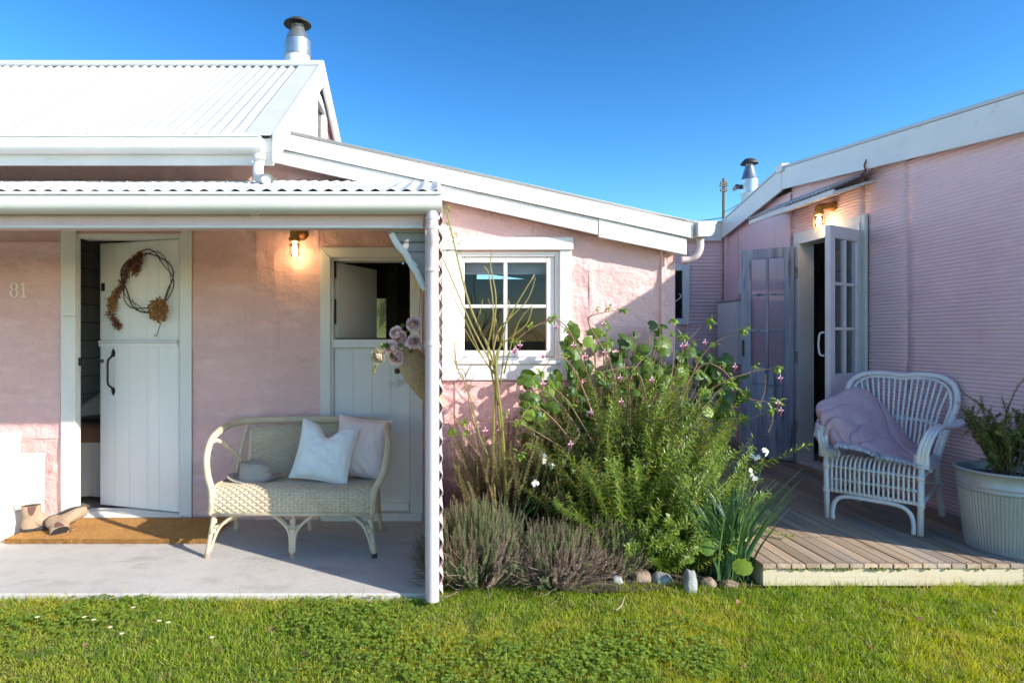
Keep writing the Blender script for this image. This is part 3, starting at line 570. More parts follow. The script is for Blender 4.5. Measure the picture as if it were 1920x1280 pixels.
part('blanket', MB().grid(lambda u,v:(-2.99+u*1.3, 4.735+.4*v*v, .50+.13*min(1,v*3)), 6, 8), M_['tan'], bed, smooth=True)
part('pillow', MB().grid(lambda u,v:(-2.95+u*.55, 4.95+v*.4+.05*math.sin(u*6), .66+.20*(math.sin(math.pi*u)*math.sin(math.pi*v))**.45+.06*u), 16, 16).grid(lambda u,v:(-2.4+u*.55, 4.95+v*.4, .66+.20*(math.sin(math.pi*u)*math.sin(math.pi*v))**.45+.06*u), 16, 16), M_['bed'], bed, smooth=True)

# ---------------------------------------------------------------- flues
def flue(parent, c, r, zb, z1, s=1.0):
    c = Vector((c[0],c[1],0)); fl = part('chimney', MB().tube([c+Vector((0,0,zb)),c+Vector((0,0,z1))], r, 24), M_['trim'], parent, autos=40)
    part('flue_collar', MB().lathe([(r*1.02,-.03*s),(r*1.07,-.03*s),(r*1.08,.11*s),(r*1.02,.115*s),(r*.55,.24*s),(r*.50,.25*s),(r*.50,.27*s)], c+Vector((0,0,z1-.06*s)), 28), M_['steel'], fl, autos=30)
    part('flue_cap', MB().lathe([(0,.335*s),(r*.6,.325*s),(r*1.08,.285*s),(r*1.10,.275*s),(r*.6,.305*s),(0,.31*s)], c+Vector((0,0,z1-.06*s)), 28), M_['darksteel'], fl, autos=30)
    part('cap_strut', MB().tube([c+Vector((r*.4,0,z1+.18*s)),c+Vector((r*.4,0,z1+.25*s))], .006*s, 6).tube([c+Vector((-r*.4,0,z1+.18*s)),c+Vector((-r*.4,0,z1+.25*s))], .006*s, 6), M_['steel'], fl)
    return fl
flue(COT, (PX(558,5.85),5.85), .118, 3.4, PZ(90,5.85), 1.0)
# ================================================================ OUTBUILDING
OUT = root('outbuilding', (3.6, 5, 0), 'pink corrugated outbuilding with white fascia and open french doors beside the deck', 'house')
WXr = 3.47; OY0, OY1 = 4.93, 5.80; OT = 2.235; YE = 7.23; YC = 2.95
ow = part('long_wall', MB().box(WXr+.012,WXr+.1,YC+.02,OY0,-.1,2.6).box(WXr+.012,WXr+.1,OY1,YE,-.1,2.6).box(WXr+.012,WXr+.1,OY0,OY1,OT,2.6), M_['pinktrim'], OUT)
def rw_top(y): return 2.505+(y-3.6)*.10+.03 if y < 5.93 else 2.755-(y-5.93)*.19+.02
def cwall(y0, y1, z0, z1, k):
    mb = MB(); zt = z1 if z1 else max(rw_top(y0), rw_top(y1))
    corr(mb, (WXr+.0008*(k%2), y0, z0), (0,0,round((zt-z0)/.0262)*.0262), (0,y1-y0,0), (-1,0,0), .0262, .0038, nv=max(4,int((y1-y0)*14)), seg=6, wob=.0016, thick=.001, phase=0)
    part('corrugated_sheet', mb, M_['pinks'], ow, smooth=True)
cwall(YC, 4.49, DZ, 1.1256, 0); cwall(YC, 4.49, 1.1256, 2.58, 1); cwall(4.48, OY0-.0, DZ, None, 1)
cwall(4.93, 5.93, OT+.02, 2.74, 0); cwall(5.80, 5.93, DZ, OT+.01, 1)
m_ = MB().grid(lambda u,v:(WXr-.006-.003*noise.noise((u*5,v*5,2)), 5.935+u*(YE-5.935), .1+v*(2.72-.1)), 50, 70, .01, (-1,0,0)); part('smooth_panel', m_, M_['pinks'], ow, autos=60)
part('panel_joint', MB().box(WXr-.014,WXr-.008,5.94,5.955,.1,2.70).box(WXr-.014,WXr-.008,6.95,6.965,.1,2.5), M_['pinks'], ow)
part('end_wall', MB().box(WXr+.1,7.5,YC,YC+.1,-.1,2.45), M_['pinks'], OUT)
# far cross wall
fw = part('cross_wall', MB().box(1.72,WXr,YE+.012,YE+.11,-.1,2.6), M_['pinktrim'], OUT)
for k, (a, b) in enumerate(((1.72,2.42),(3.0,3.44))):
    mb = MB(); corr(mb, (a,YE,.02), (0,0,2.5), (b-a,0,0), (0,-1,0), .042, .007, 6, 6, wob=.003); part('corrugated_sheet', mb, M_['pinks'], fw, smooth=True)
for k, (a, b) in enumerate(((.02,1.48),(2.16,2.5))):
    mb = MB(); corr(mb, (2.42,YE,a), (0,0,b-a), (.58,0,0), (0,-1,0), .042, .007, 6, 6, wob=.003); part('corrugated_sheet', mb, M_['pinks'], fw, smooth=True)
part('corner_strip', MB().box(WXr-.045,WXr-.008,YE-.04,YE-.008,.1,2.5), M_['pinks'], OUT, bevel=.003)
fwin = part('window', MB().box(2.93,3.01,YE-.035,YE-.005,1.47,2.17).box(2.40,2.48,YE-.035,YE-.005,1.47,2.17).box(2.481,2.929,YE-.035,YE-.005,2.10,2.17).box(2.481,2.929,YE-.035,YE-.005,1.47,1.54).box(2.68,2.70,YE-.02,YE-.004,1.541,2.099), M_['trim'], OUT, bevel=.003)
part('pane', MB().box(2.48,2.93,YE-.012,YE-.009,1.54,2.10), M_['winglass'], fwin); part('unlit_window_backing', MB().box(2.48,2.93,YE-.003,YE+.003,1.54,2.10), M_['darkroom'], fwin)  # near-black sheet behind the glass, room shade put into its colour
# fascias and roof
def fz(y): return 2.947+(y-5.81)*.103
orf = part('roof', MB().prism([(WXr-.07,YC-.05,fz(YC-.05)-.012),(WXr-.07,5.93,fz(5.93)-.012),(WXr-.07,5.93,fz(5.93)-.04),(WXr-.07,YC-.05,fz(YC-.05)-.04)], (4.2,0,0))
   .prism([(WXr-.07,5.93,fz(5.93)-.012),(WXr-.07,7.25,2.665),(WXr-.07,9.5,2.2),(WXr-.07,9.5,2.17),(WXr-.07,7.25,2.63),(WXr-.07,5.93,fz(5.93)-.04)], (4.2,0,0)), M_['roof'], OUT)
part('fascia', MB().prism([(WXr-.095,YC-.06,fz(YC)-.235),(WXr-.095,5.94,fz(5.94)-.215),(WXr-.095,5.94,fz(5.94)-.015),(WXr-.095,YC-.06,fz(YC)-.015)], (.02,0,0)), M_['trim'], orf, bevel=.003)
part('roof_edge_flashing', MB().prism([(WXr-.102,YC-.06,fz(YC)-.013),(WXr-.102,5.94,fz(5.94)-.013),(WXr-.102,5.94,fz(5.94)+.012),(WXr-.102,YC-.06,fz(YC)+.012)], (.10,0,0)), M_['roof'], orf, bevel=.004)
part('fascia', MB().prism([(WXr-.095,5.945,fz(5.94)-.225),(WXr-.095,YE-.03,2.47),(WXr-.095,YE-.03,2.655),(WXr-.095,5.945,fz(5.94)-.01)], (.02,0,0)), M_['trim'], orf, bevel=.003)
part('roof_edge_flashing', MB().prism([(WXr-.102,5.945,fz(5.94)-.008),(WXr-.102,YE-.03,2.657),(WXr-.102,YE-.03,2.68),(WXr-.102,5.945,fz(5.94)+.016)], (.10,0,0)), M_['roof'], orf, bevel=.004)
part('ridge_joint_cap', MB().box(WXr-.125,WXr+.1,5.89,5.99,fz(5.94)-.05,fz(5.94)+.026), M_['trim'], orf, bevel=.006)
part('soffit', MB().prism([(WXr-.075,YC,fz(YC)-.10),(WXr-.075,5.93,fz(5.93)-.10),(WXr+.09,5.93,fz(5.93)-.10),(WXr+.09,YC,fz(YC)-.10)], (0,0,.01)), M_['trim'], orf)
part('cross_fascia', MB().box(1.72,WXr-.096,YE-.06,YE-.04,2.445,2.655).box(1.72,WXr-.096,YE-.08,YE+.3,2.657,2.672), M_['trim'], orf, bevel=.003)
fl2 = flue(OUT, (PX(1405,8.2),8.2), .100, 2.2, PZ(347,8.2), 1.30)
m_ = MB()
for sx in (-1,1): m_.tube([P(1405,352,8.2), P(1405+sx*24,350,8.2), P(1405+sx*30,357,8.2)], [.02,.035,.02], 6, flat=.3)
part('flue_bracket', m_, M_['darksteel'], fl2)
# awning over the doors
ay0, ay1, ax, azo, azw = 4.79, 6.06, 3.12, 2.455, 2.60
aw = part('door_awning', MB().prism([(ax,ay0,azo-.028),(ax,ay1,azo-.028),(ax,ay1,azo+.012),(ax,ay0,azo+.012)], (.02,0,0)), M_['trim'], OUT, bevel=.002)
av = Vector((WXr-.01-ax,0,azw-azo)); an = Vector((-av.z,0,av.x)).normalized()
mb = MB(); corr(mb, (ax-.02,ay0,azo+.022), (0,ay1-ay0,0), av, an, .05, .008, 2, 8); part('corrugated_sheet', mb, M_['roof'], aw, smooth=True)
part('awning_board', MB().prism([(ax+.022,ay0+.02,azo-.02),(WXr-.006,ay0+.02,azw-.07),(WXr-.006,ay0+.02,azw-.05),(ax+.022,ay0+.02,azo+.0)], (0,ay1-ay0-.04,0)), M_['trim'], aw)
part('awning_chain', MB().tube([(WXr-.12,ay0+.005,azw-.03),(WXr-.1,ay0-.01,azw+.01),(WXr-.11,ay0-.01,azw+.05),(WXr-.09,ay0-.01,azw+.10)], .006, 6), mat('rust', (.18,.06,.025), .9), aw)
# doorway
fr = part('door_frame', MB().box(WXr-.045,WXr+.13,OY0,OY0+.05,DZ,OT).box(WXr-.045,WXr+.102,OY1-.05,OY1,DZ,OT).box(WXr-.045,WXr+.13,OY0+.051,OY1-.051,OT-.05,OT).box(WXr-.03,WXr+.13,OY0+.051,OY1-.051,DZ,DZ+.03), M_['trim'], OUT, bevel=.003)
for b in ((WXr-.032,WXr-.006,OY0-.045,OY0-.001,DZ,OT+.06),(WXr-.032,WXr-.006,OY1+.001,OY1+.045,DZ,OT+.06),(WXr-.034,WXr-.006,OY0-.0,OY1+.0,OT+.001,OT+.06)):
    part('casing', MB().box(*b), M_['trim'], fr, bevel=.003)
if 0: part('inner_lining', MB().box(WXr+.131,WXr+.25,OY1-.10,OY1-.05,DZ,OT-.05), M_['lilac'], fr)
def french(parent, name, W, Hh, m, M, pz0, stile, mid=.0):
    t = .04; d = MB()
    d.box(0,stile,0,t,0,Hh); d.box(W-stile,W,0,t,0,Hh); d.box(stile+.0003,W-stile-.0003,0,t,Hh-.095,Hh); d.box(stile+.0003,W-stile-.0003,0,t,0,.17); d.box(stile+.0003,W-stile-.0003,0,t,pz0-.17,pz0)
    o = part(name, d, m, parent, M=M, bevel=.004)
    x0, x1, z0, z1 = stile, W-stile, pz0, Hh-.095; xm = (x0+x1)/2; bw = .011
    g = MB().box(xm-bw,xm+bw,.004,t-.004,z0,z1)
    zs = [z0+(z1-z0)*k/3 for k in range(4)]
    for z in zs[1:3]: g.box(x0,xm-bw,.0045,t-.0045,z-bw,z+bw); g.box(xm+bw,x1,.0045,t-.0045,z-bw,z+bw)
    part('glazing_bar', g, m, o, M=Matrix(), bevel=.004)
    for k in range(3):
        for (a, b) in ((x0,xm-bw),(xm+bw,x1)): part('pane', MB().box(a,b,t/2-.002,t/2+.002,zs[k],zs[k+1]), M_['glass'], o, M=Matrix())
    part('lower_panel', MB().box(x0,x1,.012,t-.012,.17,pz0-.17).box(x0+.03,x1-.03,.004,t-.004,.20,pz0-.20), m, o, M=Matrix(), bevel=.006)
    return o
def face_to(p, q): return math.atan2(q[1]-p[1], q[0]-p[0])
hp, hq = (3.42,5.80), (3.07,6.09)
Bm = Matrix.Translation((hp[0],hp[1],DZ+.02)) @ Matrix.Rotation(face_to(hp,hq),4,'Z')
bd = french(OUT, 'french_door', .455, 2.02, M_['blue'], WM[OUT].inverted() @ Bm, .88, .085); bd['label'] = 'weathered blue grey six-paned door leaf'
hp, hq = (3.43,4.97), (3.00,4.70)
Cm = Matrix.Translation((hp[0],hp[1],DZ+.02)) @ Matrix.Rotation(face_to(hp,hq),4,'Z')
cd = french(OUT, 'french_door', .505, 2.02, M_['lilac'], WM[OUT].inverted() @ Cm, .88, .075); cd['label'] = 'pale painted six-paned door leaf with a white pull handle'
hh = MB().tube(smooth_path([(.50,-.005,1.02),(.515,-.03,1.03),(.515,-.04,1.09),(.515,-.04,1.13),(.515,-.03,1.19),(.50,-.005,1.20)],5), .007, 8)
part('door_handle', hh, M_['trim'], cd, M=Matrix(), smooth=True)
part('door_bolt', MB().box(.49,.512,-.02,.0,.62,.66), M_['steel'], cd, M=Matrix())
part('lock_plate', MB().box(.425,.445,.041,.047,.98,1.14), M_['darksteel'], bd, M=Matrix())
for z in (.30,.95,1.75): part('hinge', MB().box(WXr-.062,WXr-.048,OY1-.045,OY1+.0,DZ+z,DZ+z+.1), M_['greywood'], fr)
for z in (.95,1.78): part('hinge', MB().box(WXr-.055,WXr-.046,OY0-.0,OY0+.03,DZ+z,DZ+z+.09), M_['galv'], fr)
# room behind the french doors
part('room', MB().box(WXr+.13,6.2,4.0,7.1,DZ-.02,DZ).box(6.2,6.3,4.0,7.1,DZ,2.6).box(WXr+.13,6.2,7.1,7.15,DZ,2.6).box(WXr+.13,6.2,3.95,4.0,DZ,2.6).box(WXr+.13,6.2,4.0,7.1,2.45,2.5), M_['shiplap'], OUT)
part('unlit_room_sheet', MB().grid(lambda u,v:(3.62+2.0*u, 6.25+.02*math.sin(u*90), DZ+.02+v*1.85), 160, 2), M_['darkroom'], OUT, smooth=True)  # added near-black sheet, its colour stands in for the room's shade
part('unlit_room_sheet', MB().box(4.6,4.64,4.1,6.9,DZ+.02,2.0), M_['darkroom'], OUT)  # second added sheet, painting the depth of the room dark
# meter box on the far panel
mbx = root('meter_box', (3.36,6.9,1.1), 'small white cabinet with a dark lid edge on the pink wall behind the blue door', 'cabinet')
part('cabinet', MB().box(3.30,3.455,6.66,7.12,1.02,1.71), M_['trim'], mbx, bevel=.004); part('lid', MB().box(3.285,3.456,6.65,7.13,1.712,1.728), M_['greywood'], mbx); part('door_panel', MB().box(3.292,3.2995,6.70,7.08,1.06,1.67), M_['trim'], mbx, bevel=.003)
tag(part('wall_switch_box', MB().box(3.42,3.456,6.78,6.86,1.80,1.98).box(3.43,3.456,6.89,6.91,1.79,1.96), M_['trim'], bevel=.004), 'slim white switch box on the pink wall above the white cabinet', 'switch box')
# ================================================================ DECK
DK = root('timber_deck', (2.6,5,0), 'low timber deck of narrow boards running back along the pink outbuilding', 'deck')
DX_0, DX_1, DYF = 1.71, 3.455, 3.188
nbd = 23; pw = (DX_1-DX_0)/nbd
for k in range(nbd):
    a = DX_0+k*pw; j = random.uniform(-.003,.003); zz = random.uniform(-.0015,.0015); y1 = 7.2
    part('deck_board', MB().box(a+.003,a+pw-.003,DYF+j,y1,DZ-.022+zz,DZ+zz), M_['deck'], DK, bevel=.0025)
part('fascia_board', MB().box(DX_0+.01,DX_1,DYF+.012,DYF+.04,.012,DZ-.024), M_['deckf'], DK, bevel=.003)
part('fascia_board', MB().box(DX_0+.004,DX_0+.03,DYF+.041,7.2,.01,DZ-.024), M_['deck'], DK, bevel=.003)
for yy in (3.6,4.4,5.2,6.0): part('joist', MB().box(DX_0+.031,DX_1,yy,yy+.045,.01,DZ-.024), M_['deck'], DK)
m_ = MB()
for k in range(nbd):
    for d in (.022,.055,):
        for yy in (DYF+.022, 3.62, 4.42, 5.22):
            m_.lathe([(0,.0022),(.0028,.002),(.0034,0)], (DX_0+k*pw+d*pw/.0765,yy,DZ), 6)
part('nail_head', m_, M_['rubber'], DK, kind='stuff')
m_ = MB()
for k in range(80):
    xx = random.choice([random.uniform(DX_0+.1,DX_0+.75), random.uniform(DX_0,DX_1)]); r = random.uniform(.003,.011)
    m_.lathe([(0,r*.6),(r*.7,r*.4),(r,0),(r*.8,-r*.5)], (xx,DYF-.001,DZ-.022-r*.3*random.random()), 6)
tag(part('moss', m_, M_['moss'], smooth=True), kind='stuff')
# ================================================================ PORCH THINGS
def wall_lamp(loc, M, label):
    """wall lamp in local coordinates: wall is at y=0, lamp hangs at y=-.12"""
    r = root('wall_lamp', loc, label, 'wall lamp', 'caged bulkhead lamps by the doors')
    R = WM[r] @ M
    def pt(name, mb, m, **k):
        mb.v = [tuple(R @ Vector(v)) for v in mb.v]; return part(name, mb, m, r, **k)
    RX = Matrix.Rotation(math.radians(90), 4, 'X')
    m_ = MB().tube(smooth_path([(0.03,0,.0),(0.03,-.03,.0),(.025,-.07,0.0),(0.0,-.115,-.005),(0,-.12,-.03),(0,-.12,-.05)],5), .034, 16)
    m_.lathe([(0,.014),(.044,.012),(.048,0)], (0.03,-.0,0), 20, RX)
    pt('bracket_arm', m_, M_['brass'], autos=50)
    m_ = MB().lathe([(.034,-.045),(.043,-.048),(.045,-.056),(.043,-.064),(.038,-.066),(.038,-.074),(.030,-.076),(0,-.074)], (0,-.12,0), 20); pt('collar', m_, M_['brass'], autos=40)
    pt('glass_jar', MB().lathe([(.031,-.075),(.032,-.10),(.031,-.16),(.025,-.185),(.012,-.197),(0,-.199)], (0,-.12,0), 20), M_['lampglass'], smooth=True)
    pt('bulb', MB().lathe([(.010,-.08),(.011,-.10),(.020,-.125),(.022,-.145),(.016,-.165),(0,-.172)], (0,-.12,0), 16), M_['bulb'], smooth=True)
    m_ = MB()
    for k in range(4):
        a = math.pi/4+k*math.pi/2; c, s_ = math.cos(a), math.sin(a)
        m_.tube(smooth_path([(.041*c,-.12+.041*s_,-.06),(.041*c,-.12+.041*s_,-.11),(.041*c,-.12+.041*s_,-.165),(.032*c,-.12+.032*s_,-.195),(.012*c,-.12+.012*s_,-.210),(0,-.12,-.212)],4), .0026, 6)
    for z in (-.105,-.165): m_.tube([(.042*math.cos(a),-.12+.042*math.sin(a),z) for a in np.linspace(0,2*math.pi,24)], .0026, 6)
    pt('cage', m_, M_['brass'], smooth=True)
    l = bpy.data.lights.new('lamp_light','POINT'); l.energy = .42; l.color = (1,.62,.30); l.shadow_soft_size = .02
    lo = bpy.data.objects.new('lamp_light', l); COL.objects.link(lo); lo.parent = r; lo.location = M @ Vector((0,-.12,-.19))
    return r
wall_lamp((PX(560,YW),YW-.012,PZ(440,YW)), Matrix.Diagonal((.93,.93,.93,1)), 'brass caged lamp glowing on the cottage wall between the two stable doors')
wall_lamp((WXr-.006,5.33,2.445), Matrix.Rotation(math.radians(-90),4,'Z') @ Matrix.Diagonal((.93,.93,.93,1)), 'brass caged lamp glowing under the small awning above the french doors')

# house number
nm = MB()
def ring(cx, cz, rx, rz, tx, tz, n=36):
    o = len(nm.v); 
    for k in range(n):
        a = 2*math.pi*k/n; c_, s_ = math.cos(a), math.sin(a); yy = YW-.0215
        nm.v += [(cx+rx*c_,yy,cz+rz*s_),(cx+(rx-tx)*c_,yy,cz+(rz-tz)*s_),(cx+rx*c_,yy+.004,cz+rz*s_),(cx+(rx-tx)*c_,yy+.004,cz+(rz-tz)*s_)]
    for k in range(n):
        a, b = o+4*k, o+4*((k+1)%n); nm.f += [(a,b,b+1,a+1),(a+2,a+3,b+3,b+2),(a,a+2,b+2,b),(a+1,b+1,b+3,a+3)]
u_ = YW/FP; cx8 = PX(30,YW)
ring(cx8, PZ(537,YW), 7*u_, 7*u_, 3*u_, .9*u_); ring(cx8, PZ(550,YW), 8.3*u_, 7.6*u_, 3.4*u_, 1.0*u_)
def nb(x0, x1, y0, y1): nm.box(PX(x0,YW), PX(x1,YW), YW-.0215, YW-.0175, PZ(y1,YW), PZ(y0,YW))
nb(46,49.6,531,556.5); nb(42.5,53,556.6,557.9); nm.prism([(PX(42,YW),YW-.0215,PZ(534,YW)),(PX(46,YW),YW-.0215,PZ(534.5,YW)),(PX(46,YW),YW-.0215,PZ(530.2,YW))], (0,.004,0))
tag(part('house_number', nm, M_['number'], loc=(cx8,YW-.02,PZ(544,YW))), 'faded white number 81 painted on the pink wall left of the open door', 'house number')

# bench
bn = root('storage_bench', (-2.9,4.0,FZ), 'white boarded storage bench cut off by the left edge of the photo', 'bench')
bx, by0, by1, bt_ = -2.71, 3.62, 4.28, .508
part('carcass', MB().box(-4.2,bx-.012,by0+.012,by1,FZ+.002,bt_-.03), M_['dark'], bn)
zz = [FZ+.003,.175,.33,.482]
for a, b in zip(zz, zz[1:]):
    part('side_board', MB().box(bx-.011,bx,by0+.013,by1,a,b-.003), M_['trim'], bn, bevel=.002)
    part('front_board', MB().box(-4.2,bx,by0,by0+.0115,a,b-.003), M_['trim'], bn, bevel=.002)
part('lid', MB().box(-4.2,bx+.004,by0-.01,by1+.004,.483,bt_), M_['trim'], bn, bevel=.003)
def pillow(c, W, Hh, T, M, seed=0, dent=0, n=26, crease=.5):
    mb = MB()
    def f(u, v, s_):
        a, b = 2*u-1, 2*v-1
        k = 1-.085*(1-abs(b)**2.2)*abs(a)**1.5; q = 1-.085*(1-abs(a)**2.2)*abs(b)**1.5
        x = a*W/2*k; z = b*Hh/2*q
        d = T/2*((1-abs(a)**2.6)*(1-abs(b)**2.6))**.55
        dd = dent*math.exp(-(a/.33)**2)*max(0, b+.35)
        z -= dd*Hh*.30*max(0,b); d *= 1-.55*dd
        p = Vector((x*4+seed, z*4, s_+seed)); w = .020*noise.noise(p*2)+.022*abs(noise.noise(p*3.6+Vector((a*2,b*2,0))))
        w += .020*crease*math.sin(14*(a*.8+b)+3*noise.noise(p))*max(0,-b)*math.exp(-(a-.6)**2*3)
        y = -s_*(d+w*(d/(T/2)))
        return M @ Vector((x,y,z))+Vector(c)
    mb.grid(lambda u,v: f(u,v,1), n, n); mb.grid(lambda u,v: f(1-u,v,-1), n, n)
    rim = [(i/n,0) for i in range(n)]+[(1,i/n) for i in range(n)]+[(1-i/n,1) for i in range(n)]+[(0,1-i/n) for i in range(n)]+[(0,0)]
    mb.tube([f(u,v,0) for u,v in rim], .0035, 6, caps=False); return mb
tag(part('cushion', pillow((-2.94,4.12,.575),.36,.20,.12,Matrix.Rotation(.0,4,'Y'),5), M_['linen'], smooth=True), 'rounded white cushion on the storage bench at the left edge', 'cushion')

# doormat
mt = root('doormat', (-2.0,4.05,FZ), 'orange brown coir doormat in front of the left doorway', 'doormat')
def matf(u,v):
    x0, x1 = -2.655+v*.03, -1.40+v*.0; y = 3.80+v*.46; return (x0+(x1-x0)*u+.004*noise.noise((v*20,0,1)), y+.006*noise.noise((u*30,0,2))*(1-v), FZ+.030+.003*noise.noise((u*40,v*20,0)))
part('mat_pile', MB().grid(matf, 160, 60, .026, (0,0,1)), M_['coir'], mt)
V = []; F = []
for k in range(16000):
    if k % 3: u, v = random.random(), random.random()*.02-.004
    else: u, v = random.random(), random.random()
    p = Vector(matf(u,max(v,0))); 
    if k % 3: p.y -= random.random()*.004; p.z -= random.random()*.026
    d = Vector((random.uniform(-.5,.5), random.uniform(-1,.2) if k%3 else random.uniform(-.5,.5), .6)).normalized()*random.uniform(.005,.012)
    s_ = Vector((.0013,0,0)); n = len(V); V += [p-s_, p+s_, p+d]; F.append((n,n+1,n+2))
big('coir_fibre', V, F, M_['coir'], parent=mt, kind='stuff')

# ---------------------------------------------------------------- boots
def boot(label, Mx, loc):
    r = root('ankle_boot', loc, label, 'boot', 'pair of tan elastic-sided boots'); L = .285
    def rings(sec, seg=24, off=0):
        mb = MB(); vs = []; 
        for (c, fwd, rx, ry, tilt) in sec:      # ring centre, rx sideways, ry along, tilt about x
            for k in range(seg):
                a = 2*math.pi*k/seg; v = Vector(((rx+off)*math.cos(a), (ry+off)*math.sin(a), 0)); v = Matrix.Rotation(tilt,3,'X') @ v
                vs.append(Vector(c)+v)
        return vs, [(i*seg+k, i*seg+(k+1)%seg, (i+1)*seg+(k+1)%seg, (i+1)*seg+k) for i in range(len(sec)-1) for k in range(seg)]
    # y forward (toe), heel at y=0 ; shaft rises at y~.055
    sec = [((0,.265,.035),0,.006,.006,math.radians(90)),((0,.262,.036),0,.030,.018,math.radians(88)),((0,.245,.039),0,.040,.026,math.radians(86)),((0,.20,.044),0,.044,.034,math.radians(84)),
           ((0,.15,.052),0,.041,.040,math.radians(76)),((0,.112,.062),0,.038,.050,math.radians(58)),((0,.085,.078),0,.037,.062,math.radians(36)),
           ((0,.070,.105),0,.037,.060,math.radians(14)),((0,.062,.135),0,.040,.058,math.radians(4)),((0,.060,.175),0,.043,.060,0),((0,.058,.178),0,.040,.057,0),((0,.058,.13),0,.035,.052,0),((0,.07,.07),0,.02,.03,0)]
    vs, fs = rings(sec); T = Matrix.Translation(Vector(loc)) @ Mx
    def put(name, v, f, m, **k):
        mb = MB(); mb.add([T @ Vector(p) for p in v], f); return part(name, mb, m, r, **k)
    vs = [v+Vector((.0018*noise.noise(v*40+Vector(loc)),.002*noise.noise(v*35),0)) for v in vs]
    put('upper', vs+[], fs, M_['suede'], smooth=True)
    # heel counter / back of the foot below the shaft
    hs = [((0,.06,.022),0,.036,.058,0),((0,.06,.05),0,.037,.060,math.radians(2)),((0,.064,.085),0,.037,.060,math.radians(8)),((0,.068,.105),0,.0372,.0595,math.radians(13))]
    v2, f2_ = rings(hs); put('heel_counter', v2, f2_, M_['suede'], smooth=True)
    # elastic gussets
    for sx in (-1,1):
        pts = []
        for (y,z,x) in ((.043,.176,.0445),(.095,.176,.0365),(.088,.15,.038),(.078,.125,.0385),(.066,.112,.0395),(.052,.125,.0415),(.046,.15,.043)): pts.append(Vector((sx*x*1.03,y-.003,z)))
        mb = MB(); mb.prism([T @ p for p in pts], (T.to_3x3() @ Vector((sx*.0015,0,0)))); part('elastic_gusset', mb, M_['elastic'], r)
    out = []
    for k in range(40):
        a = 2*math.pi*k/40; y = .134+.142*math.sin(a); t = (y+.008)/.285; wd = .047 if t > .6 else .037+.0*(t); wd = .036+.011*max(0,min(1,(t-.30)/.3)); out.append((math.cos(a)*wd*(1-.0*abs(math.sin(a))), y))
    mb = MB(); mb.prism([T @ Vector((x*1.02,y,.0085)) for x,y in out], T.to_3x3() @ Vector((0,0,.016)))
    hp = [(x,y) for x,y in out if y < .085]; hp.sort(key=lambda p: math.atan2(p[0], p[1]-.04)); mb.prism([T @ Vector((x,y,0)) for x,y in hp], T.to_3x3() @ Vector((0,0,.009)))
    part('sole', mb, M_['rubber'], r, bevel=.003)
    for yy, tl in ((.004,-.02),(.114,.02)):
        lp = smooth_path([(0,yy,.155),(0,yy+tl*.3,.19),(0,yy+tl,.205),(0,yy+tl*1.3,.19),(0,yy+tl*.6,.17)],4)
        mb = MB().tube([T @ Vector(p) for p in lp], .0075, 6, flat=.2, up=T.to_3x3() @ Vector((1,0,0))); part('pull_tab', mb, M_['suede'], r)
    # near-black disc across the opening, shade inside put into its colour
    v3, f3 = rings([((0,.058,.172),0,.0385,.055,0),((0,.058,.171),0,.002,.002,0)]); put('mouth_shade', v3, f3, M_['dark'], smooth=True)
boot('upright tan suede boot at the left end of the doormat, beside the white bench', Matrix.Rotation(math.radians(-58),4,'Z') @ Matrix.Scale(.93,4), (-2.64,3.93,FZ+.033))
yl = Vector((.72,.62,.20)).normalized(); zl = Vector((.90,-.42,-.25)); zl = (zl-yl*zl.dot(yl)).normalized(); xl = yl.cross(zl)
R3 = Matrix((xl,yl,zl)).transposed().to_4x4()
boot('tan suede boot lying on its side on the doormat, leaning over its upright twin', R3 @ Matrix.Scale(.93,4), (-2.52,3.97,FZ+.088))

# ---------------------------------------------------------------- wicker settee
ST = root('wicker_settee', (-.83,3.8,FZ), 'cream woven wicker settee for two standing on the porch in front of the second door', 'settee')
def legs(name, pts, r):
    part(name, MB().tube(smooth_path(pts,5), r, 10), M_['wick'], ST, smooth=True)
LX, CX_, RX_ = -1.285, -.82, -.365
yf, yb_ = 3.575, 4.03
for x, dx in ((LX,-.03),(CX_,0),(RX_,.025)):
    legs('leg', [(x+dx,yf-.01,FZ),(x+dx*.4,yf+.005,.16),(x,yf+.02,.26),(x,yf+.02,.33)], .0145)
    legs('leg', [(x+dx*.8,yb_+.05,FZ),(x+dx*.3,yb_+.02,.17),(x,yb_,.33)], .0145)
    part('foot', MB().tube([(x+dx,yf-.01,FZ),(x+dx*.9,yf-.009,FZ+.025)], .0165, 10), M_['rubber'] if x == RX_ else M_['paleStem'] , ST)
    s1 = [] 
    for sgn in (-1,1):
        if (x == LX and sgn < 0) or (x == RX_ and sgn > 0): continue
        part('brace', MB().tube(smooth_path([(x+dx*.9+sgn*.012,yf-.005,FZ+.03),(x+sgn*.016,yf+.0,.155),(x+sgn*.05,yf+.01,.215),(x+sgn*.14,yf+.02,.285)],5), .0095, 8), M_['wick'], ST, smooth=True)
for a, b in ((LX,CX_),(CX_,RX_)):
    mb = MB().tube(smooth_path([(a+.01,yf,.20),((a+b)/2-.04,3.80,.245),(b-.01,yb_,.215)],5), .0095, 8).tube(smooth_path([(a+.01,yb_,.215),((a+b)/2+.04,3.80,.25),(b-.01,yf,.20)],5), .0095, 8)
    part('cross_brace', mb, M_['wick'], ST, smooth=True)
for p in ((LX,yf,.185),(LX+.0,yf+.02,.235),(RX_,yf,.185),(CX_,yf,.185),(CX_,yf+.01,.24),(RX_,yf+.01,.24)): part('cane_binding', MB().tube([Vector(p)-Vector((0,0,.012)),Vector(p)+Vector((0,0,.012))], .0185, 10), M_['wick'], ST, autos=40)
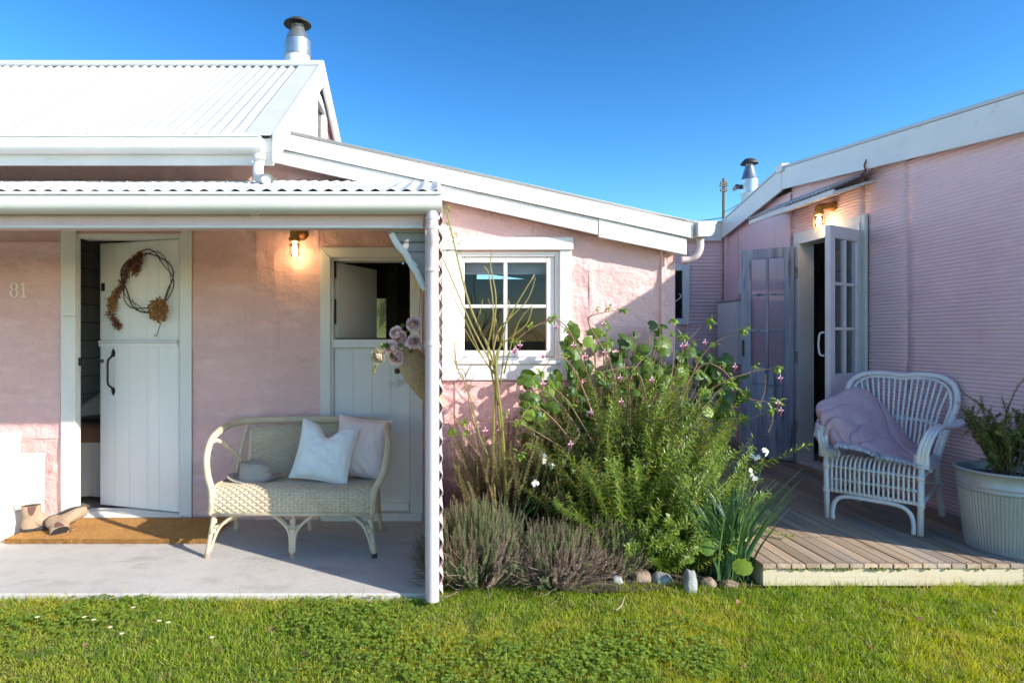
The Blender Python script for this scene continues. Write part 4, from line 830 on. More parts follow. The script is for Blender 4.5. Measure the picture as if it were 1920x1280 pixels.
def weave(fn, nU, nV, name, cu, cv, amp=.0048, holes=True):
    """woven surface; fn(u,v)->(point, normal)"""
    ru, rv = 6, 4; U_, V_ = nU*ru, nV*rv; vs = []; fs = []; dep = np.zeros((V_+1, U_+1))
    for j in range(V_+1):
        for i in range(U_+1):
            p, n = fn(i/U_, j/V_); row = j/rv; cu_ = i/ru; r_ = int(min(row, nV-1e-6))
            bulge = abs(math.sin(math.pi*row)); ph = (r_ % 2)*.5
            w_ = math.sin(2*math.pi*(cu_/2*2/2+ph*1.0)) 
            d = amp*(bulge**.6)*(.25+.9*w_) ; dep[j,i] = bulge*(.6+.9*w_)
            vs.append(Vector(p)+Vector(n)*d)
    for j in range(V_):
        for i in range(U_):
            row = (j+.5)/rv; r_ = int(row); frac = row-r_; cu_ = (i+.5)/ru; w_ = math.sin(2*math.pi*(cu_/2*2/2+(r_%2)*.5)); 
            if holes and w_ < -.88 and (frac < .30 or frac > .7) : continue
            fs.append((j*(U_+1)+i, j*(U_+1)+i+1, (j+1)*(U_+1)+i+1, (j+1)*(U_+1)+i))
    mb = MB(); mb.v = [tuple(v) for v in vs]; mb.f = fs
    o = part(name, mb, M_['wick'], ST, smooth=True); o.modifiers.new('solid','SOLIDIFY').thickness = .004; return o
seatpath = smooth_path([(0,3.575,.275),(0,3.568,.33),(0,3.575,.385),(0,3.60,.418),(0,3.66,.43),(0,3.80,.42),(0,3.96,.41),(0,4.02,.41)], 8)
cum = [0]
for a, b in zip(seatpath, seatpath[1:]): cum.append(cum[-1]+(b-a).length)
def along(path, cum, t):
    s_ = t*cum[-1]
    for i in range(1, len(cum)):
        if s_ <= cum[i]+1e-9: q = (s_-cum[i-1])/max(1e-9,cum[i]-cum[i-1]); return path[i-1].lerp(path[i], q), (path[i]-path[i-1]).normalized()
    return path[-1], (path[-1]-path[-2]).normalized()
def seatfn(u, v):
    p, t = along(seatpath, cum, v); return Vector((LX-.005+(RX_-LX+.012)*u, p.y, p.z+.006*math.sin(u*2*math.pi*1.0)*min(1,v*3))), Vector((0,-t.z,t.y))
weave(seatfn, 38, 34, 'woven_seat', 38, 40)
def backfn(u, v):
    bow = math.sin(math.pi*u); y = 3.985+.085*bow+.055*v; x = -1.195+(.87-.02*(1-v))*u+(.0)
    z = .405+(.30+.028*(1-2*abs(u-.5))-.03*math.exp(-((u-.55)/.16)**2)*0)*v
    return Vector((x, y, z)), Vector((-.2*math.cos(math.pi*u),-1,.15)).normalized()
weave(backfn, 34, 27, 'woven_back', 34, 30)
for s_ in (0,1):
    part('braided_edge', MB().tube([backfn(s_, v)[0] for v in np.linspace(0,1,12)], .012, 8), M_['wick'], ST, smooth=True)
tp = [backfn(u,1)[0]+Vector((0,-.004,.0-.012*math.sin(u*math.pi*3)*0)) for u in np.linspace(0,1,60)]
for ph in (0, math.pi):
    part('braided_edge', MB().tube([p+Vector((0,.007*math.cos(i*1.1+ph),.007*math.sin(i*1.1+ph))) for i,p in enumerate(tp)], .0065, 6), M_['wick'], ST, smooth=True)
def bandpath(sx):     # from the seat front corner up over the arm to the back rail centre
    X = lambda a: (LX-.012 + (a if sx < 0 else 0)) if sx < 0 else RX_+.012-a
    e = -1 if sx < 0 else 1; x0 = LX-.01 if sx < 0 else RX_+.01; q = 0 if sx < 0 else .045
    return [(x0,3.585,.275),(x0+q*.3,3.585,.41),(x0+e*.03+q*.6,3.605,.50),(x0+e*.045+q*.8,3.63,.60),(x0+e*.04+q,3.69,.69),(x0+e*.02+q*1.1,3.80,.735),(x0+e*.0+q*1.3,3.94,.752),(x0-e*.08+q,4.045,.760),(x0-e*.30,4.095,.762),((LX+RX_)/2,4.10,.763)]
for sx in (-1,1):
    bp = smooth_path(bandpath(sx), 8); part('arm_band', MB().tube(bp, [.0235]*len(bp), 12, flat=.85, up=(0,-1,0)), M_['wick'], ST, smooth=True)
    # inner uprights of the arm
    x0 = LX if sx < 0 else RX_; e = -1 if sx < 0 else 1
    if sx < 0: part('arm_loop', MB().tube(smooth_path([(x0+e*(.045 if sx < 0 else .085),3.668,.675),(x0+e*.02,3.73,.68),(x0-e*.045,3.81,.60),(x0-e*.075,3.88,.52),(x0-e*.085,3.93,.42)],6), .0125, 8), M_['wick'], ST, smooth=True)
    part('arm_upright', MB().tube(smooth_path([(x0-e*.0,4.02,.40),(x0-e*.02,4.03,.55),(x0-e*.06,4.05,.75)],6), .014, 8), M_['wick'], ST, smooth=True)
    part('rear_leg_wrap', MB().tube([(x0,4.03,.16),(x0,4.02,.41)], .018, 10), M_['wick'], ST, smooth=True)
part('seat_rail', MB().tube([(LX,yf-.002,.278),(RX_,yf-.002,.278)], .010, 8).tube([(LX-.01,yf,.278),(LX,4.03,.30)], .011, 8).tube([(RX_+.01,yf,.278),(RX_,4.03,.30)], .011, 8).tube([(LX,4.03,.30),(RX_,4.03,.30)], .012, 8), M_['wick'], ST, smooth=True)
mb = MB()
for p in (seatfn(0,0), seatfn(1,0)): pass
for u in (0,1): mb.tube([seatfn(u,v)[0] for v in np.linspace(0,1,20)], .0105, 8)
part('seat_edge', mb, M_['wick'], ST, smooth=True)
# cushions
Rf = Matrix.Rotation(math.radians(-6),4,'Z') @ Matrix.Rotation(math.radians(-20),4,'X') @ Matrix.Rotation(math.radians(8),4,'Y')
tag(part('cushion', pillow((-.675,3.81,.595), .37,.37,.15, Rf, 3, dent=.55, n=34), M_['linen'], smooth=True), 'white linen cushion with a dented top, in front on the wicker settee', 'cushion', 'cushions on the wicker settee')
Rf = Matrix.Rotation(math.radians(-16),4,'Z') @ Matrix.Rotation(math.radians(-14),4,'X') @ Matrix.Rotation(math.radians(4),4,'Y')
tag(part('cushion', pillow((-.46,3.92,.605), .37,.385,.15, Rf, 9, n=34), M_['pinklinen'], smooth=True), 'pale pink linen cushion behind the white one, in the right corner of the settee', 'cushion', 'cushions on the wicker settee')
# felt hat
ht = root('felt_hat', (-1.09,3.78,.43), 'grey beige felt hat with a flat brim lying on the left of the settee seat', 'hat')
def hatf(u, v):
    a = 2*math.pi*u; prof = [(.155,.012),(.125,.004),(.10,.003),(.091,.012),(.088,.05),(.083,.085),(.070,.102),(.045,.095),(.02,.085),(0,.083)]
    t = v*(len(prof)-1); i = min(int(t), len(prof)-2); q = t-i; r_ = prof[i][0]*(1-q)+prof[i+1][0]*q; z = prof[i][1]*(1-q)+prof[i+1][1]*q
    z += .012*math.cos(2*a)*max(0,(r_-.10)/.05); rr = r_*(1.0+.10*abs(math.cos(a)))
    z -= .02*math.exp(-((math.cos(a)-1)/.35)**2)*(1 if .03 < r_ < .09 and z > .06 else 0)
    return (-1.10+rr*math.cos(a), 3.80+rr*.95*math.sin(a), .437+z)
part('hat_body', MB().grid(hatf, 40, 27), M_['felt'], ht, smooth=True)
part('hat_band', MB().lathe([(.0955,.014),(.0945,.030)], (-1.10,3.80,.437), 36), M_['felt'], ht, smooth=True)

# ---------------------------------------------------------------- wreath on the open door
def dloc(px, py, off=0):      # point on the front of the left door leaf
    a = math.radians(180-17); o = Vector((DX1-.032, YW+.05, 0)); d = Vector((math.cos(a), math.sin(a), 0)); n = Vector((-math.sin(a), math.cos(a), 0)); o = o+n*(.037+off)
    rx = (px-XV)/FP; t = (rx*o.y-o.x)/(d.x-rx*d.y); p = o+d*t; return Vector((p.x, p.y, PZ(py, p.y)))
WR = root('dried_wreath', dloc(275,535), 'dried twig wreath with rust coloured flowers hanging on the open left door', 'wreath')
mb = MB()
for k in range(3):
    pts = []
    for i in range(22):
        a = math.radians(90-i*360/20-20*k); rr = 1+.09*math.sin(a*3+k*2.6)+.05*math.sin(a*5+k)
        pts.append(dloc(276+46*rr*math.cos(a), 528-55*rr*math.sin(a), .018+.012*math.sin(a*2+k*2)))
    mb.tube(smooth_path(pts,3), .0048-.0012*k, 6)
mb.tube(smooth_path([dloc(248,560,.02),dloc(256,578,.02),dloc(270,586,.02),dloc(282,586,.02)],4), .0025, 5); mb.tube(smooth_path([dloc(302,605,.02),dloc(298,616,.02),dloc(293,630,.02),dloc(290,627,.02)],4), .0025, 5)
part('twig_ring', mb, M_['twig'], WR, smooth=True)
def small_bits(pts, n, size, spread, m, name, parent, seed=1):
    V = []; F = []
    R_ = np.random.default_rng(seed)
    for k in range(n):
        c = Vector(pts[R_.integers(len(pts))])+Vector(R_.normal(0,1,3)*np.array([1,.6,1]))*spread
        d = Vector(R_.normal(0,1,3)).normalized()*size*R_.uniform(.6,1.3); s_ = d.orthogonal().normalized()*size*.4; q = len(V)
        V += [c-d*.5, c-s_*.7+d*.1, c+d*.5, c+s_*.7+d*.1]; F.append((q,q+1,q+2,q+3))
    return big(name, V, F, m, parent=parent, kind='stuff')
arc = []
for (a,b) in ((262,478),(255,484),(248,490),(243,497),(238,508),(234,518),(230,528),(226,538),(220,545),(216,555),(212,565),(208,575),(206,588),(213,598),(218,606),(222,612),(262,490),(257,500),(252,510),(255,505)): arc.append(dloc(a,b,.022))
small_bits(arc, 2600, .013, .014, M_['dried'], 'dried_foliage', WR, 3)
small_bits([dloc(a,b,.03) for a,b in ((210,560),(214,572),(217,550),(207,566),(212,580))], 260, .018, .014, M_['driedg'], 'dried_petals', WR, 4)
hy = []
for k in range(60):
    a = k*2.4; r_ = math.sqrt(k/60); hy.append(dloc(297+19*r_*math.cos(a), 581+23*r_*math.sin(a), .02+.04*math.sqrt(1-r_*r_*.9)))
small_bits(hy, 620, .024, .004, M_['driedg'], 'dried_hydrangea', WR, 5)

# ---------------------------------------------------------------- hessian bag with roses
HB = root('hessian_bag', P(770,650,3.2), 'hessian cone bag hanging by a cord from the carved bracket, holding roses', 'bag')
def hb(u, v):
    A = P(757,655,3.22).lerp(P(818,768,3.24), v); n = (P(818,768,3.24)-P(757,655,3.22)).normalized(); s_ = n.cross(Vector((0,1,0))).normalized(); a = 2*math.pi*u; r_ = .062*(1-v**1.6)+.028*v+.02*math.sin(v*3)
    return A+s_*(r_*(1.0)*math.cos(a))+Vector((0,1,0))*(r_*.6*math.sin(a))+s_*.02*v
part('bag_body', MB().grid(hb, 28, 16), M_['hess'], HB, smooth=True)
part('bag_rim', MB().tube([hb(u,0) for u in np.linspace(0,1,26)], .006, 6, caps=False), M_['hess'], HB, smooth=True)
part('cord', MB().tube(smooth_path([P(788,541,3.12),P(787,575,3.16),P(786,610,3.2),P(790,660,3.22)],4), .0028, 6).tube(smooth_path([P(790,541,3.14),P(791,580,3.2),P(793,680,3.24)],4), .0025, 6), M_['hess'], HB)
def rose_mesh(name, m, R_=.035, seed=0):
    rr = random.Random(seed); mb = MB()
    def petal(a, r0, w_, h_, open_, z0):
        def f(u, v):
            t = (u-.5)*w_; ang = a+t/max(r0*(1+open_*v), .004); rad = r0*(.55+.45*v)+open_*r0*.6*v*v; z = z0+h_*v*(1-.25*(2*u-1)**2)-open_*h_*.3*v**3
            rad += .0016*math.sin(u*9+a*7)*v; return Vector((rad*math.cos(ang), rad*math.sin(ang), z))
        mb.grid(f, 5, 4)
    def P2(a, r0, w_, h_, inc):
        def f(u, v):
            t = (u-.5)*w_; rad = r0*(.5+.62*math.sin(min(1,v*1.15)*math.pi/2))*(1-inc*max(0,v-.55)*1.6)+.02*R_*math.sin(u*11+a*5)*v; ang = a+t/r0
            return Vector((rad*math.cos(ang), rad*math.sin(ang), h_*(v-.16*(2*u-1)**2*v)))
        mb.grid(f, 6, 5)
    for k in range(34):
        t = k/33; r0 = R_*(.10+.82*t**.85); P2(k*2.4+rr.uniform(-.3,.3), r0, R_*(.45+.62*t), R_*(.86-.42*t*t), .55*(1-t)-.25*t)
    mb.lathe([(0,-R_*.25),(R_*.3,-R_*.12),(R_*.42,.0)], (0,0,0), 10)
    me = mesh_from(name, mb, m, None, True); return me
rmesh = [rose_mesh('rose', M_['rosep'], .036, k) for k in range(2)]; cmesh = rose_mesh('rose', M_['rosec'], .040, 5)
spots = [(775,608,'pink rose highest in the hessian bag, nearest the verandah post',0,(.2,-1,.25)),(744,624,'pink rose upper left in the hessian bouquet, half behind its neighbour',1,(-.3,-1,.35)),(751,634,'open pink rose in the middle of the hessian bouquet',0,(-.1,-1,.1)),
 (776,640,'pink rose right of the bouquet, just above the hessian rim',1,(.15,-1,.1)),(736,652,'pink rose low on the left, just above the cream rose',0,(-.4,-1,0)),(746,670,'lowest pink rose of the bouquet, touching the hessian',1,(-.2,-1,-.15))]
for i, (a, b, lab, k, d) in enumerate(spots):
    o = bpy.data.objects.new('rose', rmesh[k]); COL.objects.link(o); yy = 3.13+.02*(i % 3); o.location = P(a,b,yy); o.rotation_euler = Vector(d).to_track_quat('Z','Y').to_euler(); o.scale = (1,1,1) if i != 1 else (.85,)*3
    tag(o, lab, 'rose', 'pink roses in the hessian bag')
o = bpy.data.objects.new('rose', cmesh); COL.objects.link(o); o.location = P(711,667,3.12); o.rotation_euler = Vector((-.5,-1,-.2)).to_track_quat('Z','Y').to_euler(); tag(o, 'drooping cream rose hanging out at the left of the hessian bouquet', 'rose')
st = MB()
for (a,b) in ((744,624),(751,634),(736,652),(776,640)): st.tube([P(a,b,3.17), P(775,690,3.22)], .003, 6)
st.tube(smooth_path([P(706,685,3.13),P(700,695,3.13),P(704,700,3.14)],3), .006, 6)
st.tube(smooth_path([P(715,668,3.15),P(735,648,3.18),P(765,670,3.22)],4), .004, 6)
part('rose_stem', st, M_['cane'], HB, smooth=True)
# dark green rose leaves between the blooms
rl = MB()
for (a,b,dx,dy) in ((732,645,-14,6),(748,643,6,10),(764,648,8,-4),(762,622,10,-8),(740,662,-10,8),(768,655,4,8),(722,650,-10,-6),(757,615,-4,-10)):
    p = P(a,b,3.15); q = P(a+dx,b+dy,3.11); d = q-p; s_ = d.cross(Vector((0,1,0))).normalized()*d.length*.3; n_ = len(rl.v)
    rl.add([p, p.lerp(q,.4)+s_+Vector((0,-.006,0)), q, p.lerp(q,.4)-s_+Vector((0,-.004,0)), p.lerp(q,.5)+Vector((0,-.012,0))], [(0,1,4),(1,2,4),(2,3,4),(3,0,4)])
part('rose_leaf', rl, M_['heart'], HB, kind='stuff')
# ================================================================ DECK THINGS
CH = root('rattan_armchair', (2.745,3.84,DZ), 'white painted rattan armchair with a fan back and a blanket over it, on the deck', 'armchair', rz=math.radians(-50))
def cp(name, mb, m='rattan', **k):
    k.setdefault('smooth', True); return part(name, mb, M_[m], CH, M=Matrix(), **k)
for sx in (-1,1):
    cp('leg', MB().tube([(sx*.245,0,0),(sx*.25,0,.42)], .0165, 12))
    cp('leg', MB().tube(smooth_path([(sx*.235,.62,0),(sx*.225,.585,.16),(sx*.22,.53,.36),(sx*.23,.52,.42)],5), .0185, 12))
    cp('side_stretcher', MB().tube([(sx*.247,0,.185),(sx*.225,.58,.21)], .012, 8))
    cp('side_rail', MB().tube([(sx*.247,0,.34),(sx*.225,.53,.36)], .012, 8))
    cp('rail_binding', MB().tube([(sx*.2475,0,.165),(sx*.2475,0,.20)], .0205, 10)); cp('rail_binding', MB().tube([(sx*.2475,0,.325),(sx*.2475,0,.355)], .0205, 10))
    cp('rear_binding', MB().tube([(sx*.226,.585,.19),(sx*.224,.578,.225)], .0225, 10))
cp('arch', MB().tube(smooth_path([(-.212,0,0),(-.212,0,.06),(-.195,0,.12),(-.14,0,.155),(0,0,.16),(.14,0,.155),(.195,0,.12),(.212,0,.06),(.212,0,0)],6), .0125, 10))
for z, r_ in ((.185,.0125),(.262,.008),(.343,.0095)): cp('front_rail', MB().tube([(-.245,.002,z),(.245,.002,z)], r_, 8))
cp('front_rail', MB().tube([(-.245,.012,.262),(.245,.012,.262)], .007, 8))
cp('rear_rail', MB().tube([(-.22,.52,.375),(.22,.52,.375)], .012, 8).tube([(-.23,.59,.21),(.23,.59,.21)], .011, 8).tube([(-.235,.25,.375),(.235,.25,.375)], .011, 8))
nsp = 18
for k in range(nsp):
    x = -.215+.43*k/(nsp-1)
    cp('seat_spindle', MB().tube(smooth_path([(x,-.007,.175),(x,-.008,.30),(x,-.002,.365),(x,.03,.402),(x,.09,.412),(x,.25,.395),(x,.52,.385)],3), .0062, 7))
mb = MB()
for z in (.262,.343):
    for k in range(nsp):
        x = -.215+.43*k/(nsp-1); mb.tube([(x-.007,-.012,z-.008),(x+.007,-.013,z+.008)], .0048, 5); mb.tube([(x-.007,-.012,z+.008),(x+.007,-.013,z-.008)], .0048, 5)
cp('cane_binding', mb, kind='stuff')
top = [(-.225,.52,.38),(-.25,.55,.50),(-.285,.59,.64),(-.31,.62,.76),(-.29,.65,.86),(-.215,.665,.915),(-.10,.67,.925),(0,.67,.915),(.10,.67,.925),(.215,.665,.915),(.29,.65,.86),(.31,.62,.76),(.285,.59,.64),(.25,.55,.50),(.225,.52,.38)]
tpth = smooth_path(top, 7); cp('back_frame', MB().tube(tpth, .0175, 12))
inner = smooth_path([(p[0]*.90,p[1]-.004,.38+(p[2]-.38)*.955) for p in top], 7); cp('back_frame', MB().tube(inner, .0085, 8))
nb2 = 17
for k in range(nb2):
    u = -1+2*k/(nb2-1); xb = u*.165; xt = u*.262
    # find the height of the inner frame at xt
    best = min((p for p in inner if p[2] > .6), key=lambda p: abs(p[0]-xt)+(.0 if p[2] > .72 or abs(u) > .9 else 1)); zt_ = best[2]
    cp('back_spindle', MB().tube(smooth_path([(xb,.52,.385),(xb*1.15+u*.01,.545,.50),(u*.215,.59,.66),(xt,best[1]+.0,zt_)],4), .0068, 7))
bb_ = smooth_path([(-.235,.565,.60),(-.12,.585,.625),(0,.59,.63),(.12,.585,.625),(.235,.565,.60)],14)
mb = MB()
for ph in (0, math.pi): mb.tube([p+Vector((0,.009*math.cos(i*.9+ph)-.004,.009*math.sin(i*.9+ph))) for i,p in enumerate(bb_)], .0055, 6)
cp('braided_band', mb)
for sx in (-1,1):
    for j in range(3):
        o_ = (j-1)*.019
        cp('arm_rod', MB().tube(smooth_path([(sx*.252+o_*.9,-.002,.40),(sx*.262+o_,-.02,.50),(sx*.285+o_,.02,.595),(sx*.305+o_,.12,.635),(sx*.315+o_,.28,.625),(sx*.325+o_,.42,.62),(sx*.335+o_,.52,.635),(sx*.325+o_*.3,.60,.64),(sx*.29,.605,.635)],6), .0112, 9))
    mb = MB()
    for i in range(7): mb.tube([(sx*.252-.034,.0,.405+i*.011),(sx*.252-.034,-.016,.405+i*.011),(sx*.254,-.018,.405+i*.011),(sx*.252+.034,-.016,.405+i*.011),(sx*.252+.034,.014,.405+i*.011),(sx*.252,.018,.405+i*.011),(sx*.252-.034,.014,.405+i*.011)], .0058, 6)
    cp('cane_wrap', mb, label=None)
    mb = MB().tube([(sx*.318,.585,.60),(sx*.345,.60,.645)], .022, 10); cp('cane_wrap', mb)
# blanket draped over the arm and seat
BL = root('wool_blanket', (2.75,3.95,.6), 'dusty pink wool blanket with cream fringe draped over the left arm of the rattan chair', 'blanket')
CM = WM[CH]
ctrl = [ # rows from the upper edge (over arm and back) to the lower fringe edge, in chair coordinates
 [(-.30,.16,.60),(-.31,.22,.69),(-.27,.36,.755),(-.20,.52,.80),(-.10,.56,.735),(.0,.55,.60),(.10,.53,.47),(.20,.49,.41)],
 [(-.30,.06,.57),(-.30,.09,.675),(-.24,.22,.71),(-.15,.40,.70),(-.05,.46,.64),(.04,.45,.54),(.13,.41,.45),(.22,.38,.42)],
 [(-.27,.02,.53),(-.26,.05,.63),(-.20,.14,.645),(-.12,.28,.61),(-.03,.34,.545),(.06,.34,.49),(.14,.30,.435),(.23,.27,.42)],
 [(-.235,.02,.49),(-.215,.04,.55),(-.16,.08,.565),(-.09,.18,.53),(-.01,.22,.485),(.07,.22,.455),(.15,.20,.43),(.24,.17,.42)],
 [(-.215,.03,.44),(-.19,.04,.475),(-.14,.05,.475),(-.07,.10,.46),(.0,.13,.445),(.08,.13,.435),(.16,.11,.425),(.24,.09,.42)],
 [(-.20,.02,.41),(-.165,.02,.42),(-.12,.02,.425),(-.06,.045,.43),(.0,.065,.43),(.08,.06,.425),(.16,.05,.42),(.24,.03,.42)]]
def cr(p, t):
    n = len(p)-1; t = t*n; i = min(int(t), n-1); t -= i; p0, p1, p2, p3 = p[max(i-1,0)], p[i], p[i+1], p[min(i+2,n)]
    return .5*((2*p1)+(p2-p0)*t+(2*p0-5*p1+4*p2-p3)*t*t+(3*p1-p0-3*p2+p3)*t**3)
C_ = [[Vector(p) for p in r] for r in ctrl]
def blf(u, v):
    p = cr([cr(r, u) for r in C_], v)
    w1 = noise.noise((u*3,v*3,0)); w2 = noise.noise((u*4,v*4,5))
    def crease(t, k): t = t%1.0; return (abs(2*t-1)**k)
    f = .085*abs(math.sin(math.pi*(2.3*u-1.5*v+.8*w1+.1)))**.5*(1-.75*u)-.045*(1-.7*u)
    f += .055*abs(math.sin(math.pi*(2.3*v+.9*u+.7*w2)))**.6*math.exp(-((u-.30)/.30)**2)*(.3+v)
    f += .010*noise.noise((u*6,v*6,3))
    return CM @ (p+Vector((-.3,-.65,.7))*(f+.012))
blo = part('woven_cloth', MB().grid(blf, 90, 60), M_['wool'], BL, smooth=True); sm = blo.modifiers.new('solid','SOLIDIFY'); sm.thickness = .009; sm.offset = 0
V = []; F = []
def strand(p, d, L, r_=.0016, sag=.6):
    q = len(V); s_ = Vector((random.uniform(-1,1),random.uniform(-1,1),.2)).normalized()*r_; pts = []
    for i in range(5):
        t = i/4; pp = p+d*(L*t)+Vector((0,0,-1))*(L*sag*t*t)+Vector((random.uniform(-1,1),random.uniform(-1,1),0))*.003; pts.append(pp)
    for i, pp in enumerate(pts): V.extend([pp-s_, pp+s_])
    for i in range(4): F.append((q+2*i,q+2*i+1,q+2*i+3,q+2*i+2))
RM = CM.to_3x3()
for k in range(900):
    u = random.random(); p = blf(u, 1)
    strand(p, RM @ Vector((random.uniform(-.25,.25)+.1, -1, .35)).normalized(), random.uniform(.04,.075), .0024, .55)
for k in range(160):
    v = random.random(); p = blf(0, v); strand(p, RM @ Vector((random.uniform(-.2,.5), random.uniform(-.4,.2), -1)).normalized(), random.uniform(.05,.08), .002, .2)
for k in range(160):
    v = random.random(); p = blf(1, v); strand(p, RM @ Vector((1, random.uniform(-.5,.1), -.2)).normalized(), random.uniform(.03,.06), .002, .7)
big('fringe', V, F, M_['fringe'], parent=BL, kind='stuff')

# ---------------------------------------------------------------- tub with a shrub
TB = root('galvanised_tub', (3.20,3.43,DZ), 'ribbed galvanised metal tub planted with a small shrub, at the right edge of the deck', 'tub')
def tubf(r0, z, k, seg): 
    a = 2*math.pi*k/seg; rib = .0022*math.cos(a*seg/6) if z not in (0,) else 0; return a, r0+rib
def tub_mesh():
    seg = 6*80; prof = [(.196,.0),(.199,.012),(.205,.06),(.218,.17),(.230,.27),(.236,.325)]; mb = MB(); vs = []
    for r0, z in prof:
        for k in range(seg):
            a = 2*math.pi*k/seg; r_ = r0*.925+(.0024*math.cos(a*80) if 0 < z < .33 else 0); vs.append((3.215+r_*math.cos(a), 3.43+r_*math.sin(a), DZ+z))
    n = len(prof); mb.add(vs, [(i*seg+k, i*seg+(k+1)%seg, (i+1)*seg+(k+1)%seg, (i+1)*seg+k) for i in range(n-1) for k in range(seg)]); return mb
part('tub_wall', tub_mesh(), M_['galv'], TB, smooth=True)
part('tub_band', MB().lathe([(r_*.925,z_) for r_,z_ in [(.236,.326),(.241,.330),(.2425,.338),(.239,.346),(.238,.350),(.243,.356),(.2435,.364),(.240,.370),(.243,.40),(.246,.428),(.252,.430),(.257,.436),(.256,.443),(.249,.446),(.243,.441),(.240,.42),(.232,.36),(.225,.36)]], (3.215,3.43,DZ), 64), M_['galv'], TB, smooth=True)
part('soil', MB().lathe([(0,.415),(.12,.41),(.222,.395)], (3.215,3.43,DZ), 40), M_['soil'], TB, smooth=True)

# ================================================================ PLANTS
def leaves(pos, dirs, nrm, L, W_, shape='lance', fold=.25, curl=.2):
    """numpy arrays pos, dirs, nrm (N,3), L,W (N,) -> V,F quads"""
    pos, d, n = map(lambda a: np.asarray(a, float), (pos, dirs, nrm)); d /= np.linalg.norm(d,axis=1,keepdims=True)+1e-9
    s_ = np.cross(d, n); s_ /= np.linalg.norm(s_,axis=1,keepdims=True)+1e-9; n = np.cross(s_, d); L = np.asarray(L)[:,None]; W_ = np.asarray(W_)[:,None]
    if shape == 'lance': T = [(0,0,0),(.35,.5,fold),(.35,0,0),(.35,-.5,fold),(.72,.36,fold*.6),(.72,0,0),(.72,-.36,fold*.6),(1,0,0)]; Fq = [(0,2,1,1),(0,3,2,2),(2,5,4,1),(3,6,5,2),(5,7,4,4),(6,7,5,5)]; Fq = [(0,3,2,1),(1,2,5,4),(2,3,6,5),(4,5,6,7)]
    elif shape == 'blade': T = [(0,.5,0),(0,-.5,0),(.4,.42,0),(.4,-.42,0),(.75,.28,0),(.75,-.28,0),(1,.02,0),(1,-.02,0)]; Fq = [(0,1,3,2),(2,3,5,4),(4,5,7,6)]
    elif shape == 'tiny': T = [(0,0,0),(.5,.5,.1),(1,0,0),(.5,-.5,.1)]; Fq = [(0,1,2,3)]
    N = len(pos); out = np.zeros((N, len(T), 3))
    for i, (a, b, c) in enumerate(T): out[:,i,:] = pos+d*(L*a)+s_*(W_*b)+n*(W_*c)-n*(L*curl*a*a)
    F_ = (np.arange(N)[:,None,None]*len(T)+np.array(Fq)[None]).reshape(-1,4); return out.reshape(-1,3), F_
def rnd(n, k=3): return rng.normal(0, 1, (n, k))
class Plant:
    def __init__(s): s.pos = []; s.d = []; s.n = []; s.L = []; s.W = []; s.stems = MB()
    def leaf(s, p, d, n, L, W_): s.pos.append(tuple(p)); s.d.append(tuple(d)); s.n.append(tuple(n)); s.L.append(L); s.W.append(W_)
    def out(s, r, lm, sm, shape='lance', name='foliage', curl=.2, sname='stem'):
        if s.pos:
            V_, F_ = leaves(s.pos, s.d, s.n, s.L, s.W, shape, curl=curl); big(name, V_, F_, lm, parent=r, kind='stuff')
        if s.stems.v: part(sname, s.stems, sm, r, smooth=True, kind='stuff')
def curve_stem(p0, d0, L, bend, n=8, up=0.0, wob=.1):
    pts = [Vector(p0)]; d = Vector(d0).normalized(); st_ = L/n
    for i in range(n):
        d = (d+Vector(bend)*(1/n)+Vector((0,0,up/n))+Vector(rng.normal(0,wob/n**.5,3))*.5).normalized(); pts.append(pts[-1]+d*st_)
    return pts
def stem_leafed(pl, pts, r0, t0, step, Lf, Wf, splay=.8, whorl=2, tip=True, upn=True, droop=0.0, seg=4):
    pl.stems.tube(pts, [r0*(1-.75*i/(len(pts)-1)) for i in range(len(pts))], seg, caps=False)
    cum_ = [0]
    for a, b in zip(pts, pts[1:]): cum_.append(cum_[-1]+(b-a).length)
    L = cum_[-1]; s_ = t0*L; ph = random.uniform(0,6.28); 
    while s_ < L:
        p, t = along(pts, cum_, s_/L); o = t.orthogonal().normalized(); b = t.cross(o)
        for w_ in range(whorl):
            a = ph+w_*2*math.pi/whorl; side = o*math.cos(a)+b*math.sin(a); d = (side*splay+t*(1-splay*.5)+Vector((0,0,-droop))+Vector(rng.normal(0,.15,3))).normalized()
            k = random.uniform(.7,1.15)*(1-.35*(s_/L)**4); pl.leaf(p, d, t+Vector((0,0,.3)), Lf*k, Wf*k)
        ph += 1.3; s_ += step*random.uniform(.8,1.25)
# --- bright willow-leaved bush
HBs = root('leafy_bush', (1.3,3.65,0), 'large bright green bush of upright willow-leaved stems filling the garden bed left of the deck', 'bush')
pl = Plant()
for k in range(430):
    t = random.random(); x = random.uniform(.76,1.78); y = random.uniform(3.34,4.0); b0 = (1.25+(x-1.25)*.72, 3.68+(y-3.68)*.7, .02)
    prof = 1-.45*abs((x-1.28)/.5)**2.0; Lh = (random.uniform(.40,1.12)*prof+.10)*(1.0 if y > 3.6 else .84)
    lean = Vector(((x-1.28)*.75+rng.normal(0,.12), (y-3.72)*.8+rng.normal(0,.10)-.08, 1))
    if x > 1.42 and y < 3.55: continue
    pts = curve_stem(b0, lean, Lh, ((x-1.28)*.25+rng.normal(0,.25), -.12+rng.normal(0,.2), -.22), 9, wob=.32)
    stem_leafed(pl, pts, .0035, (.16 if y > 3.6 else .08) if k % 3 else .04, .0135, .048*random.uniform(.6,1.15), .0105, whorl=random.choice((2,2,3)), splay=random.uniform(.6,1.0), droop=random.uniform(0,.35))
